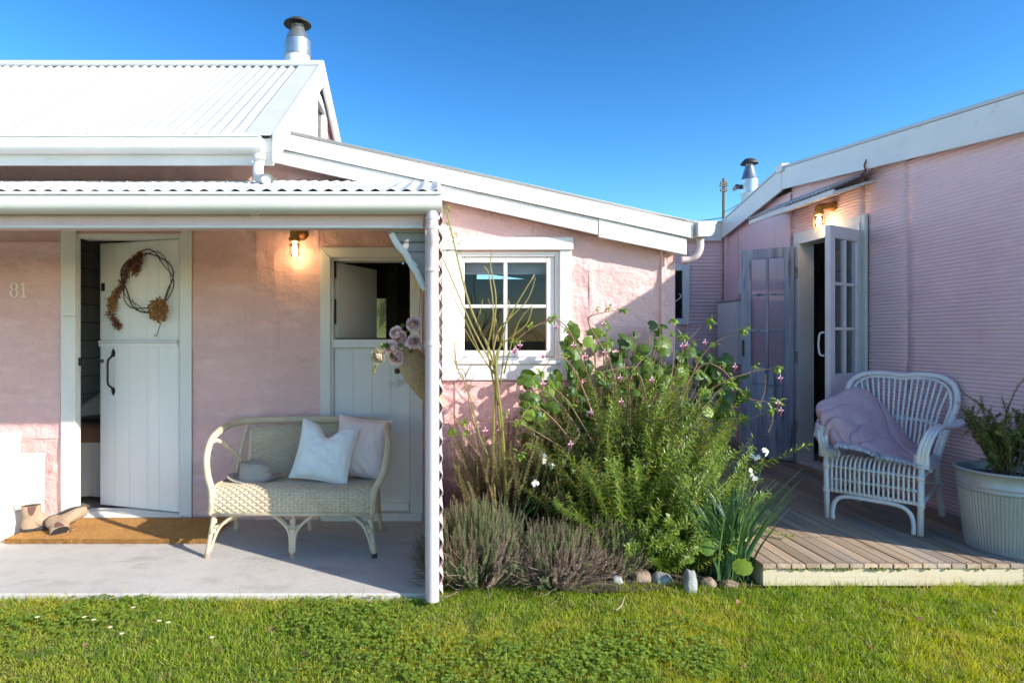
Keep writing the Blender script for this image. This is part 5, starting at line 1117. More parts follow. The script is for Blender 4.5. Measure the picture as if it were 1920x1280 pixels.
for k in range(170):      # low skirt in front
    b0 = (random.uniform(.95,1.48), random.uniform(3.36,3.5), .02); pts = curve_stem(b0, (rng.normal(0,.4), -.35+rng.normal(0,.2), .9), random.uniform(.15,.38), (0,-.2,-.2), 6, wob=.3)
    stem_leafed(pl, pts, .003, .1, .012, .042, .0085, whorl=3, splay=.85, droop=.1)
pl.out(HBs, M_['hebe'], M_['wood'])
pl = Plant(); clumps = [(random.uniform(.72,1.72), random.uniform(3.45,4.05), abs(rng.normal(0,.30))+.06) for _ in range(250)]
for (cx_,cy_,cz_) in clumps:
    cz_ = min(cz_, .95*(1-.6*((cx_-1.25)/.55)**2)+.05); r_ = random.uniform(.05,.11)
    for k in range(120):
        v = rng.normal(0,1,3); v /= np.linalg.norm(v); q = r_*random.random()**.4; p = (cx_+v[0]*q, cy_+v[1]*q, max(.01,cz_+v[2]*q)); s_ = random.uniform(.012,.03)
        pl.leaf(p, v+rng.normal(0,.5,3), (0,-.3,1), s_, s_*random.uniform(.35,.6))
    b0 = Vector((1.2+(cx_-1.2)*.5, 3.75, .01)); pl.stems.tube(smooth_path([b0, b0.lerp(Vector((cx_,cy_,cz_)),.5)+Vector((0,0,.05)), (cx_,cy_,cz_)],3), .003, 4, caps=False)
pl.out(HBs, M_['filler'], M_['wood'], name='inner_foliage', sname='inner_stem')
# --- bronze shrub behind left
BR = root('bronze_shrub', (.42,3.85,0), 'dark bronze-green small-leaved shrub at the foot of the wall below the window', 'shrub')
pl = Plant()
for k in range(260):
    x = random.uniform(.10,.82); y = random.uniform(3.6,4.1); pts = curve_stem((.46+(x-.46)*.5,3.85+(y-3.85)*.5,.02), ((x-.46)*1.3,(y-3.85)*.9-.1,.9), random.uniform(.42,.88), (0,-.15,-.15), 8, wob=.45)
    if min(p.x for p in pts) < .085: continue
    stem_leafed(pl, pts, .002, .05, .0095, .019, .0085, whorl=3, splay=.95)
pl.out(BR, M_['darkshrub'], M_['wood'])
BR2 = root('bronze_shrub', (.9,3.62,0), 'dark shrub with upright bronze leaf spikes between the thyme and the bright bush', 'shrub')
pl = Plant()
for k in range(170):
    x = random.uniform(.55,1.22); y = random.uniform(3.42,3.75); pts = curve_stem((.88+(x-.88)*.5,3.62,.02), ((x-.88)*1.1,(y-3.62)*1.5-.2,.95), random.uniform(.28,.55), (0,-.1,0), 7, wob=.3)
    stem_leafed(pl, pts, .002, .05, .008, .016, .0062, whorl=4, splay=.8)
pl.out(BR2, M_['darkshrub'], M_['wood'])
# --- thyme and lavender mounds in front
def mound(name, label, cx, cy, rx, ry, h_, n, seed, cat='shrub', dryf=.35):
    random.seed(seed); r = root(name, (cx,cy,0), label, cat); pl = Plant(); dry = Plant()
    for k in range(n):
        a = random.uniform(0,6.28); q = math.sqrt(random.random()); ex, ey = math.cos(a)*q, math.sin(a)*q
        hh_ = h_*math.sqrt(max(.05,1-q*q*.92))*random.uniform(.78,1.08); b0 = Vector((cx+ex*rx*.45, cy+ey*ry*.45, .01)); e = Vector((cx+ex*rx, cy+ey*ry, hh_))
        m1 = b0.lerp(e,.5)+Vector((ex*rx*.12,ey*ry*.12,.03))+Vector(rng.normal(0,.012,3)); pts = smooth_path([b0,m1,e],4)
        dryq = (q > .6 and random.random() < dryf*(1.2 if ex > -.2 else .5)) or random.random() < dryf*.25
        tgt = dry if dryq else pl
        stem_leafed(tgt, pts, .0008, .25, .0055, .012, .0056, whorl=3, splay=.95, seg=3)
        if random.random() < .25:
            q2 = curve_stem(e, (ex*.3,ey*.3-.1,1), random.uniform(.03,.07), (0,0,0), 3, wob=.3); stem_leafed(dry, q2, .0010, .3, .006, .006, .003, whorl=3, seg=3)
    for k in range(int(n*.6)):
        a = random.uniform(0,6.28); b0 = Vector((cx+math.cos(a)*rx*.3, cy+math.sin(a)*ry*.3, random.uniform(.01,.1))); d = Vector((math.cos(a)*rx, math.sin(a)*ry, random.uniform(-.02,.25)*h_*3)).normalized()
        pts = curve_stem(b0, d, random.uniform(.6,1.0)*max(rx,ry)*.85, (0,0,.3), 6, wob=.7); pts = [Vector((p.x,p.y,max(p.z,.004))) for p in pts]; dry.stems.tube(pts, .0014, 3, caps=False)
    pl.out(r, M_['lav'], M_['lavdry'], 'tiny', 'leaves'); dry.out(r, M_['lavdry'], M_['lavdry'], 'tiny', 'dry_leaves', sname='dry_twig')
mound('thyme_bush', 'rounded grey green thyme bush spilling over the lawn beside the verandah post', .235,3.26,.36,.22,.43,860,21,dryf=.22)
mound('thyme_bush', 'browner twiggy thyme bush, right of the grey green one at the lawn edge', .64,3.24,.34,.20,.33,640,22,dryf=.75)
mound('thyme_bush', 'thin upright thyme bush with green tips behind the lawn edge, nearest the stones', .95,3.33,.24,.15,.34,340,23)
random.seed(11)
# --- round-leaved climber near the wall: each large leaf its own part
def round_leaf(name, m, seed, lobes=5, R_=.05, cup=.25, notch=True):
    mb = MB(); n = 20; vs = [(0,0,0)]
    for ring, f in ((1,.5),(2,1.0)):
        for k in range(n):
            a = 2*math.pi*k/n+math.pi/2; sc_ = 1+.07*math.cos(a*lobes+seed)*f
            if notch: sc_ *= 1-.55*f*math.exp(-((((a-math.pi*1.5+math.pi)%(2*math.pi))-math.pi)/.32)**2)
            r_ = R_*f*sc_; vs.append((r_*math.cos(a), r_*math.sin(a)+(R_*.3), -cup*R_*f*f+.03*R_*math.cos(a*lobes*1.0)*f*4*.5))
    fs = [(0,1+k,1+(k+1)%n) for k in range(n)]+[(1+k,1+n+k,1+n+(k+1)%n,1+(k+1)%n) for k in range(n)]
    mb.add(vs, fs); me = mesh_from(name, mb, m, None, True); return me
CL = root('round_leaved_plant', (1.2,4.1,0), 'dark green plant with large round lobed leaves against the pink wall, behind the bright bush', 'plant')
lm_ = [round_leaf('leaf', M_['heart'], s_, 7) for s_ in range(3)]
def put_leaf(r, me, p, d, s_):
    o = bpy.data.objects.new('leaf', me); COL.objects.link(o); o.parent = r
    q = Vector(d).to_track_quat('Z','Y') @ Matrix.Rotation(random.uniform(-2.6,-.5)+math.pi*.5*0,4,'Z').to_quaternion()
    o.matrix_local = WM[r].inverted() @ Matrix.LocRotScale(Vector(p), q, Vector((s_,s_,s_))); return o
cs = MB()
zones = [((1055,1245),(605,800),95,3.95,4.25),((1150,1290),(650,760),40,3.9,4.15),((1260,1400),(655,790),50,4.0,4.25),((975,1120),(700,880),62,3.75,4.1),((985,1060),(640,720),0,4.,4.1)]
for (xa,xb),(ya,yb2),n_,Ya,Yb3 in zones:
    for k in range(n_):
        yq = random.uniform(Ya,Yb3); px_ = random.uniform(xa,xb); py_ = random.uniform(ya,yb2); p = P(px_, py_, yq)
        put_leaf(CL, random.choice(lm_), p, (rng.normal(.35,.5),-1+rng.normal(0,.4),.55+rng.normal(0,.45)), random.uniform(.55,1.2))
        b_ = Vector((1.15+(p.x-1.15)*.35, 4.0, .05)); cs.tube(smooth_path([b_, b_.lerp(p,.55)+Vector((0,.03,.08)), p+Vector((0,.004,-.003))],4), .0032, 4, caps=False)
part('stem', cs, M_['cane'], CL, smooth=True, kind='stuff')
NS = root('nasturtium', (1.72,3.3,0), 'nasturtium with flat yellow green round leaves at the front left corner of the deck', 'plant')
lmn = [round_leaf('leaf', M_['nast'], s_, 9, R_=.042, cup=.12, notch=False) for s_ in range(2)]
cs = MB()
for (a,b,yq,s_,d) in ((1387,1058,3.12,1.15,(-.3,-.6,.8)),(1374,1030,3.22,.8,(.4,-.6,.8)),(1336,1015,3.25,.85,(0,-1,.5)),(1323,1030,3.22,.9,(-.3,-1,.5)),(1383,1003,3.3,.8,(.3,-.7,.9)),(1392,985,3.4,.7,(.3,-.6,1)),(1352,1000,3.3,.7,(-.2,-1,.6)),(1334,888,3.5,1.0,(-.2,-1,.4)),(1340,880,3.52,.8,(.5,-1,.3)),(1400,1010,3.25,.55,(.4,-.7,.6)),(1290,1045,3.2,.6,(-.3,-.8,.8)),(1310,1000,3.25,.6,(-.2,-1,.6)),(1376,972,3.45,.6,(.1,-.7,.9)),
   (1100,640,3.9,.9,(0,-1,.2)),(1318,735,3.6,.9,(-.2,-1,.5)),(1325,770,3.55,.9,(.3,-1,.5)),(990,780,3.7,.9,(-.2,-1,.3)),(845,812,3.9,.7,(-.3,-1,.4)),(872,815,3.95,.6,(.3,-1,.4)),(1028,735,3.8,.8,(0,-1,.3))):
    p = P(a,b,yq); put_leaf(NS, random.choice(lmn), p, d, s_); g = Vector((p.x+rng.normal(0,.05), p.y+.08, .02)); cs.tube(smooth_path([g, g.lerp(p,.6)+Vector((0,.03,.02)), p],4), .0016, 4, caps=False)
part('stem', cs, M_['cane'], NS, smooth=True, kind='stuff')
# --- fuchsia: arching woody stems with leaf tufts and pink flowers
FU = root('fuchsia', (1.35,3.9,0), 'fuchsia with long arching bare stems, fresh leaf tufts and pink hanging flowers', 'shrub')
pl = Plant(); fm = MB(); fw_ = MB()
def tuft(p, n=12, L=.04, d0=(0,0,0)):
    for k in range(n):
        d = Vector((rng.normal(), rng.normal(), rng.normal(-.15,.6)))+Vector(d0); pl.leaf(Vector(p)+Vector(rng.normal(0,.006,3)), d, (0,-.3,1), L*random.uniform(.6,1.15), L*.42*random.uniform(.7,1.1))
def fflower(p):
    p = Vector(p); fw_.tube([p, p-Vector((0,0,.018))], [.002,.0035], 5)
    for k in range(4):
        a = k*math.pi/2+.4; fw_.tube([p-Vector((0,0,.016)), p+Vector((.011*math.cos(a),.011*math.sin(a),-.024)), p+Vector((.020*math.cos(a),.020*math.sin(a),-.018))], [.002,.0045,.001], 4, flat=.4)
    fm.lathe([(.003,-.016),(.007,-.028),(.006,-.036),(.001,-.034)], p, 8)
    for k in range(3): fm.tube([p-Vector((0,0,.03)), p+Vector((rng.normal(0,.003),rng.normal(0,.003),-.056))], .0006, 3)
arcs = [ [(1180,900,3.9),(1160,760,3.9),(1090,655,3.85),(1040,595,3.8)], [(1180,880,3.9),(1150,700,3.85),(1105,610,3.8),(1115,590,3.75),(1170,580,3.72)], [(1180,870,3.8),(1110,720,3.75),(1060,610,3.7),(1010,608,3.7),(965,640,3.68)],
 [(1230,880,3.9),(1260,720,3.85),(1290,640,3.8),(1330,600,3.75)], [(1240,860,3.8),(1290,720,3.75),(1330,650,3.7),(1395,618,3.65)], [(1200,880,3.7),(1300,700,3.65),(1350,690,3.6),(1400,745,3.55),(1458,752,3.5)], [(1220,860,3.8),(1320,740,3.7),(1400,700,3.65),(1460,690,3.6)],
 [(1140,900,3.6),(1060,770,3.6),(1010,730,3.6),(985,755,3.6)], [(1150,900,3.6),(1040,830,3.6),(960,790,3.6),(870,790,3.6)], [(1180,870,3.65),(1180,720,3.6),(1220,660,3.6),(1280,630,3.6)], [(1230,880,3.6),(1210,740,3.55),(1185,690,3.55),(1120,700,3.5)], [(1180,880,3.7),(1160,760,3.7),(1140,660,3.7),(1130,625,3.7)],
 [(1120,900,3.6),(1050,800,3.6),(1000,760,3.55),(975,790,3.5)],[(1130,900,3.6),(1030,860,3.55),(990,830,3.5),(975,850,3.5)],[(1150,880,3.6),(1080,700,3.6),(1040,670,3.55),(1015,700,3.5)],[(1140,880,3.6),(1070,760,3.55),(1030,720,3.5)],
 [(1280,860,3.6),(1370,800,3.55),(1420,780,3.5),(1450,770,3.45)], [(1230,880,3.7),(1260,700,3.7),(1262,600,3.7)], [(1270,840,3.5),(1340,740,3.5),(1370,720,3.5)]]
for ar in arcs:
    pts = smooth_path([P(*q) for q in ar], 6); pl.stems.tube(pts, [.0058*(1-.7*i/(len(pts)-1)) for i in range(len(pts))], 6, caps=False)
    tuft(pts[-1], 16, .045, (0,0,-.1))
    for i in range(len(pts)//2, len(pts)-2, 4):
        if random.random() < .95: q = pts[i]+Vector(rng.normal(0,.02,3)); pl.stems.tube([pts[i],q], .0015, 4, caps=False); tuft(q, 9, .036)
    for e in (pts[-1], pts[-5]):
        if random.random() < .3: fflower(e+Vector((rng.normal(0,.015),-.02,-.035)))
for q in ((975,640,3.66),(967,648,3.66),(1018,660,3.6),(1075,640,3.6),(1097,660,3.55),(1165,745,3.45),(1222,705,3.45),(1288,640,3.7),(910,800,3.5),(1322,635,3.7),(1108,765,3.4),(1070,825,3.4),(1132,600,3.7),(1378,680,3.5),(1464,762,3.45),(1458,748,3.45)): fflower(P(*q))
pl.out(FU, M_['fuch'], M_['wood']); part('flower', fw_, M_['fuchw'], FU, smooth=True, kind='stuff'); part('flower_heart', fm, M_['fuchf'], FU, smooth=True, kind='stuff')
# dry seed spikes
DS = root('seed_spikes', (1.3,3.75,0), 'thin upright stems with dry brown seed heads standing among the bush', 'plant')
pl = Plant()
for (a,b,a2,b2,yq) in ((1237,820,1237,598,3.8),(1284,830,1288,592,3.75),(1140,820,1150,700,3.6),(1425,760,1436,700,3.5),(1440,810,1449,770,3.45),(1310,800,1302,650,3.6),(1180,840,1176,690,3.6),(1060,830,1065,745,3.6)):
    pts = smooth_path([P(a,b,yq), P((a+a2)/2+4,(b+b2)/2,yq), P(a2,b2,yq)], 5); stem_leafed(pl, pts, .0018, .45, .006, .009, .006, whorl=3, seg=4)
pl.out(DS, M_['deadleaf'], M_['paleStem'], 'tiny', 'seed_head')
# --- rose canes in front of the window
RC = root('rose_bush', (.42,3.55,0), 'nearly leafless rose bush with tall green and yellow thorny canes in front of the window', 'rose bush')
mb = MB(); th = MB(); rp = Plant(); Yr = 3.55
canes = [ ([(950,985),(945,880),(934,760),(927,690),(915,650),(880,570),(850,450),(835,385)], .0105, .15), ([(930,960),(925,860),(930,700),(940,640),(952,600),(1002,515)], .008, 0), ([(952,985),(942,800),(930,690),(938,650),(985,610),(998,575)],.008,-.06),
 ([(927,690),(905,650),(880,600),(850,530),(828,480),(820,478)], .006, .05), ([(925,700),(900,660),(872,600),(842,540)], .005, .1), ([(934,760),(920,690),(915,650),(925,590),(918,520),(908,500)], .006, -.05), ([(930,700),(925,640),(930,560),(920,500),(922,470)], .0055, .08),
 ([(938,720),(945,660),(948,610),(955,570),(948,560)],.005,.03), ([(945,700),(960,640),(975,600),(1000,570)],.005,-.1), ([(928,700),(905,670),(885,640),(862,600)],.004,.0), ([(924,660),(935,620),(962,590),(990,560),(1004,520)],.0055,.06),
 ([(925,960),(925,880),(900,820),(880,740),(858,690),(852,640)], .0055, .02), ([(858,690),(850,672),(845,650)],.003,.02), ([(860,680),(868,672),(876,664)],.003,.02), ([(934,640),(930,600),(915,560)],.004,.1),([(895,600),(900,585),(905,560)],.003,.05)]
for k, (pp, r0, dy) in enumerate(canes):
    pts = smooth_path([P(a,b,Yr+dy*(i/(len(pp)-1))+.015*math.sin(i*2+k)) for i,(a,b) in enumerate(pp)], 5); (mb if k != 11 else mb).tube(pts, [r0*(1-.55*i/(len(pts)-1)) for i in range(len(pts))], 8)
    for i in range(1, len(pts)-1):
        if random.random() < .75: d = Vector(rng.normal(0,1,3)).normalized(); th.tube([pts[i]+d*r0*.5, pts[i]+d*(r0*.5+.007)+Vector((0,0,-.003))], [.0022,.0004], 4)
for (a,b) in ((838,400),(836,420),(846,430),(850,440),(857,442),(845,455),(840,470),(862,456),(843,390)):
    for k in range(6): rp.leaf(P(a,b,3.70)+Vector(rng.normal(0,.006,3)), rng.normal(0,1,3), rng.normal(0,1,3), .016, .009)
part('cane', mb, M_['cane'], RC, smooth=True); part('thorn', th, M_['wood'], RC, kind='stuff'); rp.out(RC, M_['hebe'], M_['wood'])
DC = root('dead_rose_cane', (.2,3.5,0), 'thin dark bare twiggy stem left of the rose canes, below the window corner', 'plant')
mb = MB()
for pp in ([(925,985),(922,930),(905,870),(885,800),(872,700),(856,690),(852,655)],[(872,720),(866,702),(855,698)],[(872,705),(880,690),(884,684)],[(890,800),(878,740),(890,700)],[(905,860),(880,830),(862,800),(850,770)],[(930,985),(925,950),(922,900),(928,860)]):
    pts = smooth_path([P(a,b,3.52) for a,b in pp],5); mb.tube(pts, [.0048*(1-.6*i/(len(pts)-1)) for i in range(len(pts))], 6)
part('stem', mb, M_['wood'], DC, smooth=True)
# --- strappy plants with white narcissus
def strappy(label, cx, cy, n, Lm, seed, sp=.22):
    random.seed(seed); r = root('narcissus_clump', (cx,cy,0), label, 'plant'); V_ = []; F_ = []
    for k in range(n):
        a = random.uniform(0,6.28); L_ = Lm*random.uniform(.6,1.1); pts = curve_stem((cx+rng.normal(0,.045),cy+rng.normal(0,.03),.01), (math.cos(a)*sp,math.sin(a)*sp*.7-.05,1), L_, (math.cos(a)*.5,math.sin(a)*.3,-.35), 7, wob=.1); wd = random.uniform(.0045,.0075); s_ = Vector((math.cos(random.uniform(-.9,.9)),math.sin(random.uniform(-.9,.9)),0))
        q = len(V_)
        for i, p in enumerate(pts): w_ = wd*(1-(i/7)**3*.9); V_ += [p-s_*w_, p+s_*w_]
        F_ += [(q+2*i,q+2*i+1,q+2*i+3,q+2*i+2) for i in range(7)]
    big('strap_leaf', V_, F_, M_['strap'], parent=r, kind='stuff'); return r
strappy('clump of long blue green strap leaves by the front left corner of the deck', 1.60,3.31,110,.66,31)
strappy('small clump of strap leaves at the foot of the rose canes', .40,3.50,26,.42,32,.2)
random.seed(12)
def nflower(px_, py_, yq, label, stem_to, s_=1.0):
    p = P(px_,py_,yq); r = root('narcissus', p, label, 'flower', 'white narcissus heads in the bed'); mb = MB(); ye = MB()
    for j in range(5):
        c = p+Vector(rng.normal(0,.011,3))*s_; fd = Vector((rng.normal(0,.5),-1,rng.normal(.1,.4))).normalized(); Q = fd.to_track_quat('Z','Y').to_matrix()
        for k in range(6):
            a = k*math.pi/3; u = Q @ Vector((math.cos(a),math.sin(a),.15)); t = Q @ Vector((-math.sin(a),math.cos(a),0)); L_ = .015*s_
            mb.add([c, c+u*L_*.55+t*L_*.32, c+u*L_, c+u*L_*.55-t*L_*.32], [(0,1,2,3)])
        ye.lathe([(.0025*s_,0),(.004*s_,.004*s_)], c, 8, Q.to_4x4())
    part('petals', mb, M_['white_petal'], r); part('centre', ye, M_['white_petal'], r)
    part('stem', MB().tube(smooth_path([P(*stem_to), P((px_+stem_to[0])/2+6,(py_+stem_to[1])/2,yq), p],4), .0028, 5), M_['strap'], r)
nflower(1436,846,3.34,'white narcissus head highest at the right, against the blue door',(1365,1040,3.38)); nflower(1419,855,3.36,'white narcissus head just left of the highest one, against the blue door foot',(1360,1040,3.38))
nflower(1411,892,3.32,'white narcissus head lowest at the right, over the shaded deck boards',(1355,1040,3.38)); nflower(1016,860,3.50,'white narcissus head left of the bush, uppermost of the two by the thyme',(960,1000,3.5),1.1); nflower(1004,906,3.46,'white narcissus head left of the bush, lower of the two by the thyme',(950,1000,3.5),.9)
nflower(1034,872,3.5,'small narcissus head right beside the upper left one',(985,1000,3.5),.8)
# --- trailing vine over the deck
TV = root('trailing_plant', (1.9,3.5,DZ), 'leafy green shoot trailing from the bed across the sunlit deck boards', 'plant')
pl = Plant()
for (pp) in ([(1375,990,3.45),(1420,985,3.42),(1455,985,3.43),(1490,998,3.40),(1515,1005,3.37),(1530,1003,3.36)],[(1370,985,3.5),(1400,975,3.5),(1440,972,3.52),(1475,985,3.48)],[(1360,975,3.5),(1390,960,3.52),(1420,965,3.55),(1450,975,3.52)],[(1365,1000,3.40),(1395,1000,3.37),(1430,1000,3.36),(1460,1005,3.35)]):
    pts = smooth_path([Vector((P(a,b,c).x, 1.17*FP/(b+8-Y0), DZ+.022)) for a,b,c in pp], 4); stem_leafed(pl, pts, .002, .0, .013, .028, .009, whorl=3, splay=.9)
    pl.d = [(a,b,abs(c)) for a,b,c in pl.d]
pl.out(TV, M_['hebe'], M_['cane'])
# --- shrub in the tub
PS = root('potted_shrub', (3.20,3.43,.5), 'sparse small-leaved shrub with twiggy branches growing in the galvanised tub', 'shrub')
pl = Plant()
for k in range(46):
    a = random.uniform(0,6.28); pts = curve_stem((3.19+rng.normal(0,.03),3.42+rng.normal(0,.03),DZ+.41), (math.cos(a)*.55,math.sin(a)*.45-.05,1), random.uniform(.22,.46), (math.cos(a)*.1,0,.1), 7, wob=.4)
    pts = [Vector((min(p.x,3.44),p.y,p.z)) for p in pts]
    stem_leafed(pl, pts, .0035, .15, .011, .019, .011, whorl=3, splay=.9, seg=5)
    for j in (3,4,5,6):
        sb = curve_stem(pts[j], rng.normal(0,1,3)*.6+np.array([0,0,.6]), random.uniform(.05,.11), (0,0,.1), 4, wob=.4); sb = [Vector((min(p.x,3.44),p.y,p.z)) for p in sb]; stem_leafed(pl, sb, .0016, .1, .010, .017, .010, whorl=3, splay=.9, seg=4)
for pp in ([(1880,860),(1865,790),(1840,760),(1805,735),(1795,715)],[(1885,850),(1885,790),(1900,740),(1920,710),(1935,698)],[(1890,850),(1860,800),(1842,790),(1825,792)]):
    pts = smooth_path([P(a,b,3.38) for a,b in pp],5); stem_leafed(pl, pts, .004, .35, .014, .016, .009, whorl=3, splay=.9, seg=5)
pl.out(PS, M_['potleaf'], M_['wood'])
# --- stones along the bed
def stone(p, s_, m, label, seed):
    p = Vector(p)
    def f(u, v):
        a = 2*math.pi*u; b = math.pi*(v-.5); d = Vector((math.cos(a)*math.cos(b), math.sin(a)*math.cos(b), math.sin(b))); k = 1+.28*noise.noise(d*1.2+Vector((seed,0,0)))+.08*noise.noise(d*4+Vector((0,seed,0)))
        return p+Vector((d.x*s_[0]*k, d.y*s_[1]*k, d.z*s_[2]*k))
    mb = MB().grid(f, 24, 14); tag(part('garden_stone', mb, M_[m], loc=p, smooth=True), label, 'stone', 'stones edging the garden bed')
def G(a, b, z=0): yq = (H-z)*FP/(b-Y0); return Vector((PX(a,yq), yq, z))
for i, (a, b, s_, m, lab) in enumerate([(1160,1100,(.035,.04,.035),'stone','pale grey stone half hidden at the right end of the thyme'),(1205,1095,(.06,.05,.045),'brownstone','dark rounded stone in the shade under the bright bush'),(1245,1098,(.055,.05,.04),'stone','dull grey stone left of the tall pale one'),(1298,1112,(.033,.04,.075),'stone','tall pale cracked grey stone standing upright at the lawn edge'),
   (1332,1102,(.045,.04,.028),'brownstone','flat brown stone just right of the tall pale one'),(1372,1104,(.045,.04,.022),'brownstone','flat brown stone nearest the deck corner'),(1375,1085,(.065,.05,.05),'brownstone','big brown stone in the shade against the deck side')]):
    g = G(a,b); stone((g.x,g.y+.03,s_[2]*.55), s_, m, lab, i*3.1)
# ---------------------------------------------------------------- lawn
def lawn_ok(x, y):
    if y > 3.05 and x < .0: return False
    return y < 3.20+.03*math.sin(x*7)+.02*math.sin(x*17)
LG = root('lawn', (0,2.9,0), 'bright green lawn of short grass in front of the porch and deck', 'lawn'); LG['kind'] = 'structure'; del LG['category']; del LG['label']
N = 185000
px_ = rng.uniform(-2.6,3.9,N*2); py_ = rng.uniform(2.05,3.24,N*2)
edge = np.where(px_ < 0.0, 3.055, 3.195+.02*np.sin(px_*7)+.012*np.sin(px_*17)); ok = py_ < edge; px_, py_ = px_[ok][:N], py_[ok][:N]; N = len(px_)
patch = np.array([noise.noise((x*1.6,y*2.2,0)) for x,y in zip(px_,py_)]); fine = np.array([noise.noise((x*9,y*9,4)) for x,y in zip(px_,py_)])
LL = (.024+.012*patch+.018*fine+rng.exponential(.007,N))*np.where(px_>.2,1.15,.85); LL = np.clip(LL*.86,.010,.07)
nearedge = (edge[ok][:N]-py_) < .03; LL = np.where(nearedge, LL*1.35, LL)
aa = rng.uniform(0,2*np.pi,N); tilt = rng.uniform(.25,1.3,N); D = np.stack([np.cos(aa)*tilt, np.sin(aa)*tilt, np.ones(N)],1)
V_, F_ = leaves(np.stack([px_,py_,np.full(N,-.008)],1), D, rnd(N), LL, rng.uniform(.0020,.0042,N), 'blade', curl=.35)
big('grass_blades', V_, F_, M_['grass'], parent=LG, kind='stuff')
N = 26000
px_ = rng.uniform(-2.6,1.2,N); py_ = rng.uniform(2.05,3.05,N); dn = np.array([noise.noise((x*1.4,y*1.8,9)) for x,y in zip(px_,py_)])-.12*px_; k_ = ((dn-.0)*1.0+.05)*np.array([.4+1.6*max(0,noise.noise((x*8,y*8,3))+.25) for x,y in zip(px_,py_)]) > rng.uniform(0,1,N); px_, py_ = px_[k_], py_[k_]; n_ = len(px_)
hz = rng.uniform(.010,.030,n_); V2 = []; F2 = []
for j in range(3):
    a0 = rng.uniform(0,6.28,n_)*0+j*2.09+rng.uniform(0,1,n_); D = np.stack([np.cos(a0),np.sin(a0),rng.uniform(-.1,.5,n_)],1); a_, b_ = leaves(np.stack([px_,py_,hz],1), D, np.tile((0,-.1,1.),(n_,1)), rng.uniform(.009,.017,n_), rng.uniform(.009,.016,n_), 'lance', curl=.1)
    F2.append(b_+sum(len(v) for v in V2)); V2.append(a_)
big('clover', np.vstack(V2), np.vstack(F2), M_['clover'], parent=LG, kind='stuff')
# tall tufts along the deck fascia
pl = Plant()
for k in range(420):
    x = random.uniform(1.7,3.6) if k % 4 else random.uniform(-2.3,0); y = 3.17 if x > 0 else 3.045; a = random.uniform(0,6.28)
    pl.leaf((x,y-random.random()*.03,0), (math.cos(a)*.5,math.sin(a)*.3-.1,1), (0,1,0), random.uniform(.04,.10 if x > 0 else .06), .0028)
pl.out(LG, M_['grass'], M_['cane'], 'blade', 'tall_grass', curl=.25)
# daisies
def daisy(a, b, label, s_=1):
    g = G(a,b,.035); r = root('daisy', (g.x,g.y,0), label, 'flower', 'small daisies in the lawn'); mb = MB(); c = Vector((g.x,g.y,.038))
    for k in range(11):
        t = k*2*math.pi/11; u = Vector((math.cos(t),math.sin(t)*.9,.25)); sd = Vector((-math.sin(t),math.cos(t),0)); mb.add([c,c+u*.007*s_+sd*.0022,c+u*.012*s_,c+u*.007*s_-sd*.0022],[(0,1,2,3)])
    part('petals', mb, M_['white_petal'], r); part('centre', MB().lathe([(0,.004),(.004,.002),(.004,0)], c, 8), M_['yellow'], r); part('stem', MB().tube([(g.x,g.y,0),c], .001, 4), M_['cane'], r)
for a, b, lab in ((70,1158,'daisy farthest left in the lawn'),(158,1158,'daisy second from the left in the lawn, above a tighter pair'),(176,1163,'daisy right of its close neighbour at the left of the lawn'),(207,1177,'small daisy below the left pair in the lawn'),(229,1189,'lowest daisy at the left of the lawn'),(299,1165,'left daisy of the pair below the doormat'),(316,1168,'right daisy of the pair below the doormat, wide open'),(417,1116,'daisy closest to the porch edge'),(398,1196,'single daisy below the settee'),(118,1118,'daisy near the porch edge at the far left'),(250,1140,'daisy between the porch edge and the middle pair')): daisy(a,b,lab)
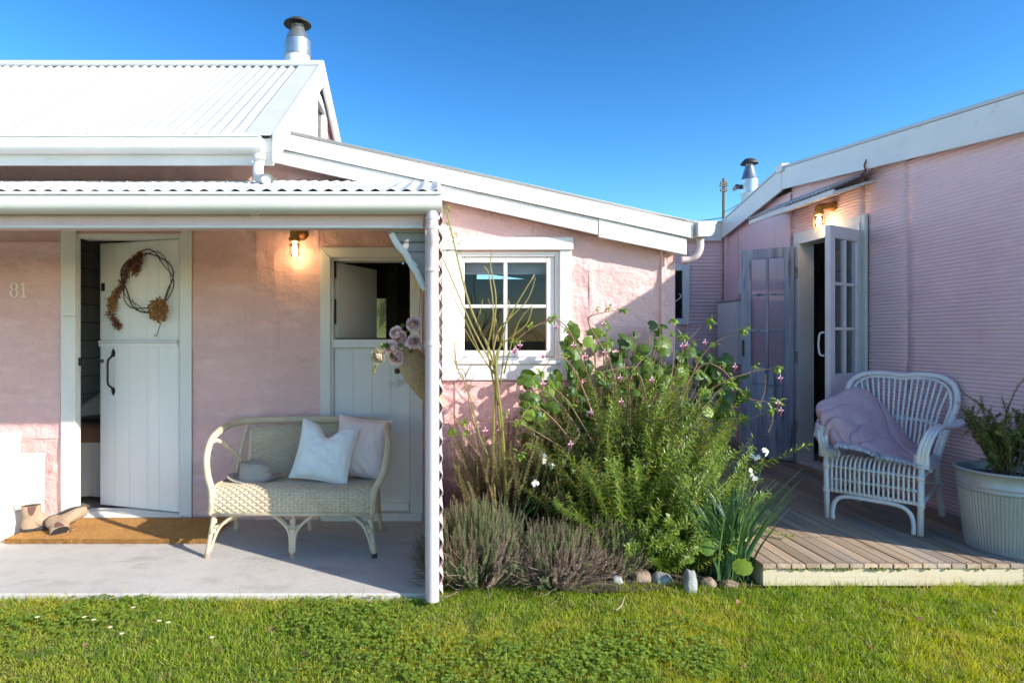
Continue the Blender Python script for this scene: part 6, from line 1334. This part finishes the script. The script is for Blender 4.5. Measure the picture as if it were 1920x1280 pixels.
def fallen(a, b, label, L_=.035, rot=0, m='deadleaf'):
    g = G(a,b,.035); V_, F_ = leaves([(g.x,g.y,.035)], [(math.cos(rot),math.sin(rot),.3)], [(0,-.6,1)], [L_], [L_*.6], 'lance'); o = big('fallen_leaf', V_-np.array(g), F_, M_[m]); o.location = g; tag(o, label, 'leaf', 'fallen leaves on the lawn')
for a, b, lab, r_ in ((1866,1150,'pale fallen leaf on the lawn at the far right',1),(1732,1164,'brown fallen leaf on the lawn below the armchair',2),(1380,1130,'tan fallen leaf on the lawn below the deck corner',.5),(155,1213,'rusty fallen leaf on the lawn at the left',1.4)): fallen(a,b,lab,rot=r_)
tw = G(1165,1135,.04); tag(part('fallen_twig', MB().tube([tw+Vector((-.04,-.05,0)), tw, tw+Vector((.035,.06,.02))], [.003,.004,.002], 6), M_['paleStem'], loc=tw, smooth=True), 'dry brown twig lying on the lawn in front of the stones', 'twig')
# ---------------------------------------------------------------- far pole
PO = root('utility_pole', (PX(1357,26),26,0), 'distant wooden utility pole with crossarms behind the outbuilding', 'pole')
c = PX(1357,26); zt_ = PZ(335,26)
part('pole_shaft', MB().tube([(c,26,0),(c,26,zt_)], [.08,.06], 10), M_['polewood'], PO)
for b, w_ in ((345,.17),(349,.2),(358,.17)): part('crossarm', MB().box(c-w_,c+w_*.7,25.9,25.98,PZ(b,26)-.03,PZ(b,26)+.03), M_['polewood'], PO)
mb = MB()
for b in (345,349,358):
    for s_ in (-.14,.1): mb.lathe([(.03,0),(.04,.04),(.02,.1),(0,.1)], (c+s_,25.94,PZ(b,26)+.03), 6)
part('insulator', mb, M_['stone'], PO, kind='stuff')
tag(part('overhead_cable', MB().tube([P(1357+ (1420-1357)*t, 398-26*t-18*t*t if t > 0 else 398, 26-16*t) for t in np.linspace(0,1,12)], .012, 5), M_['rubber']), 'thin dark cable running from the distant pole towards the steel flue', 'cable')
tag(part('overhead_cable', MB().tube([P(1357-(1357-1270)*t, 408+9*t+6*t*(1-t), 26) for t in np.linspace(0,1,8)], .02, 5), M_['rubber']), 'thin dark cable leaving the distant pole to the left behind the lean-to roof', 'cable')
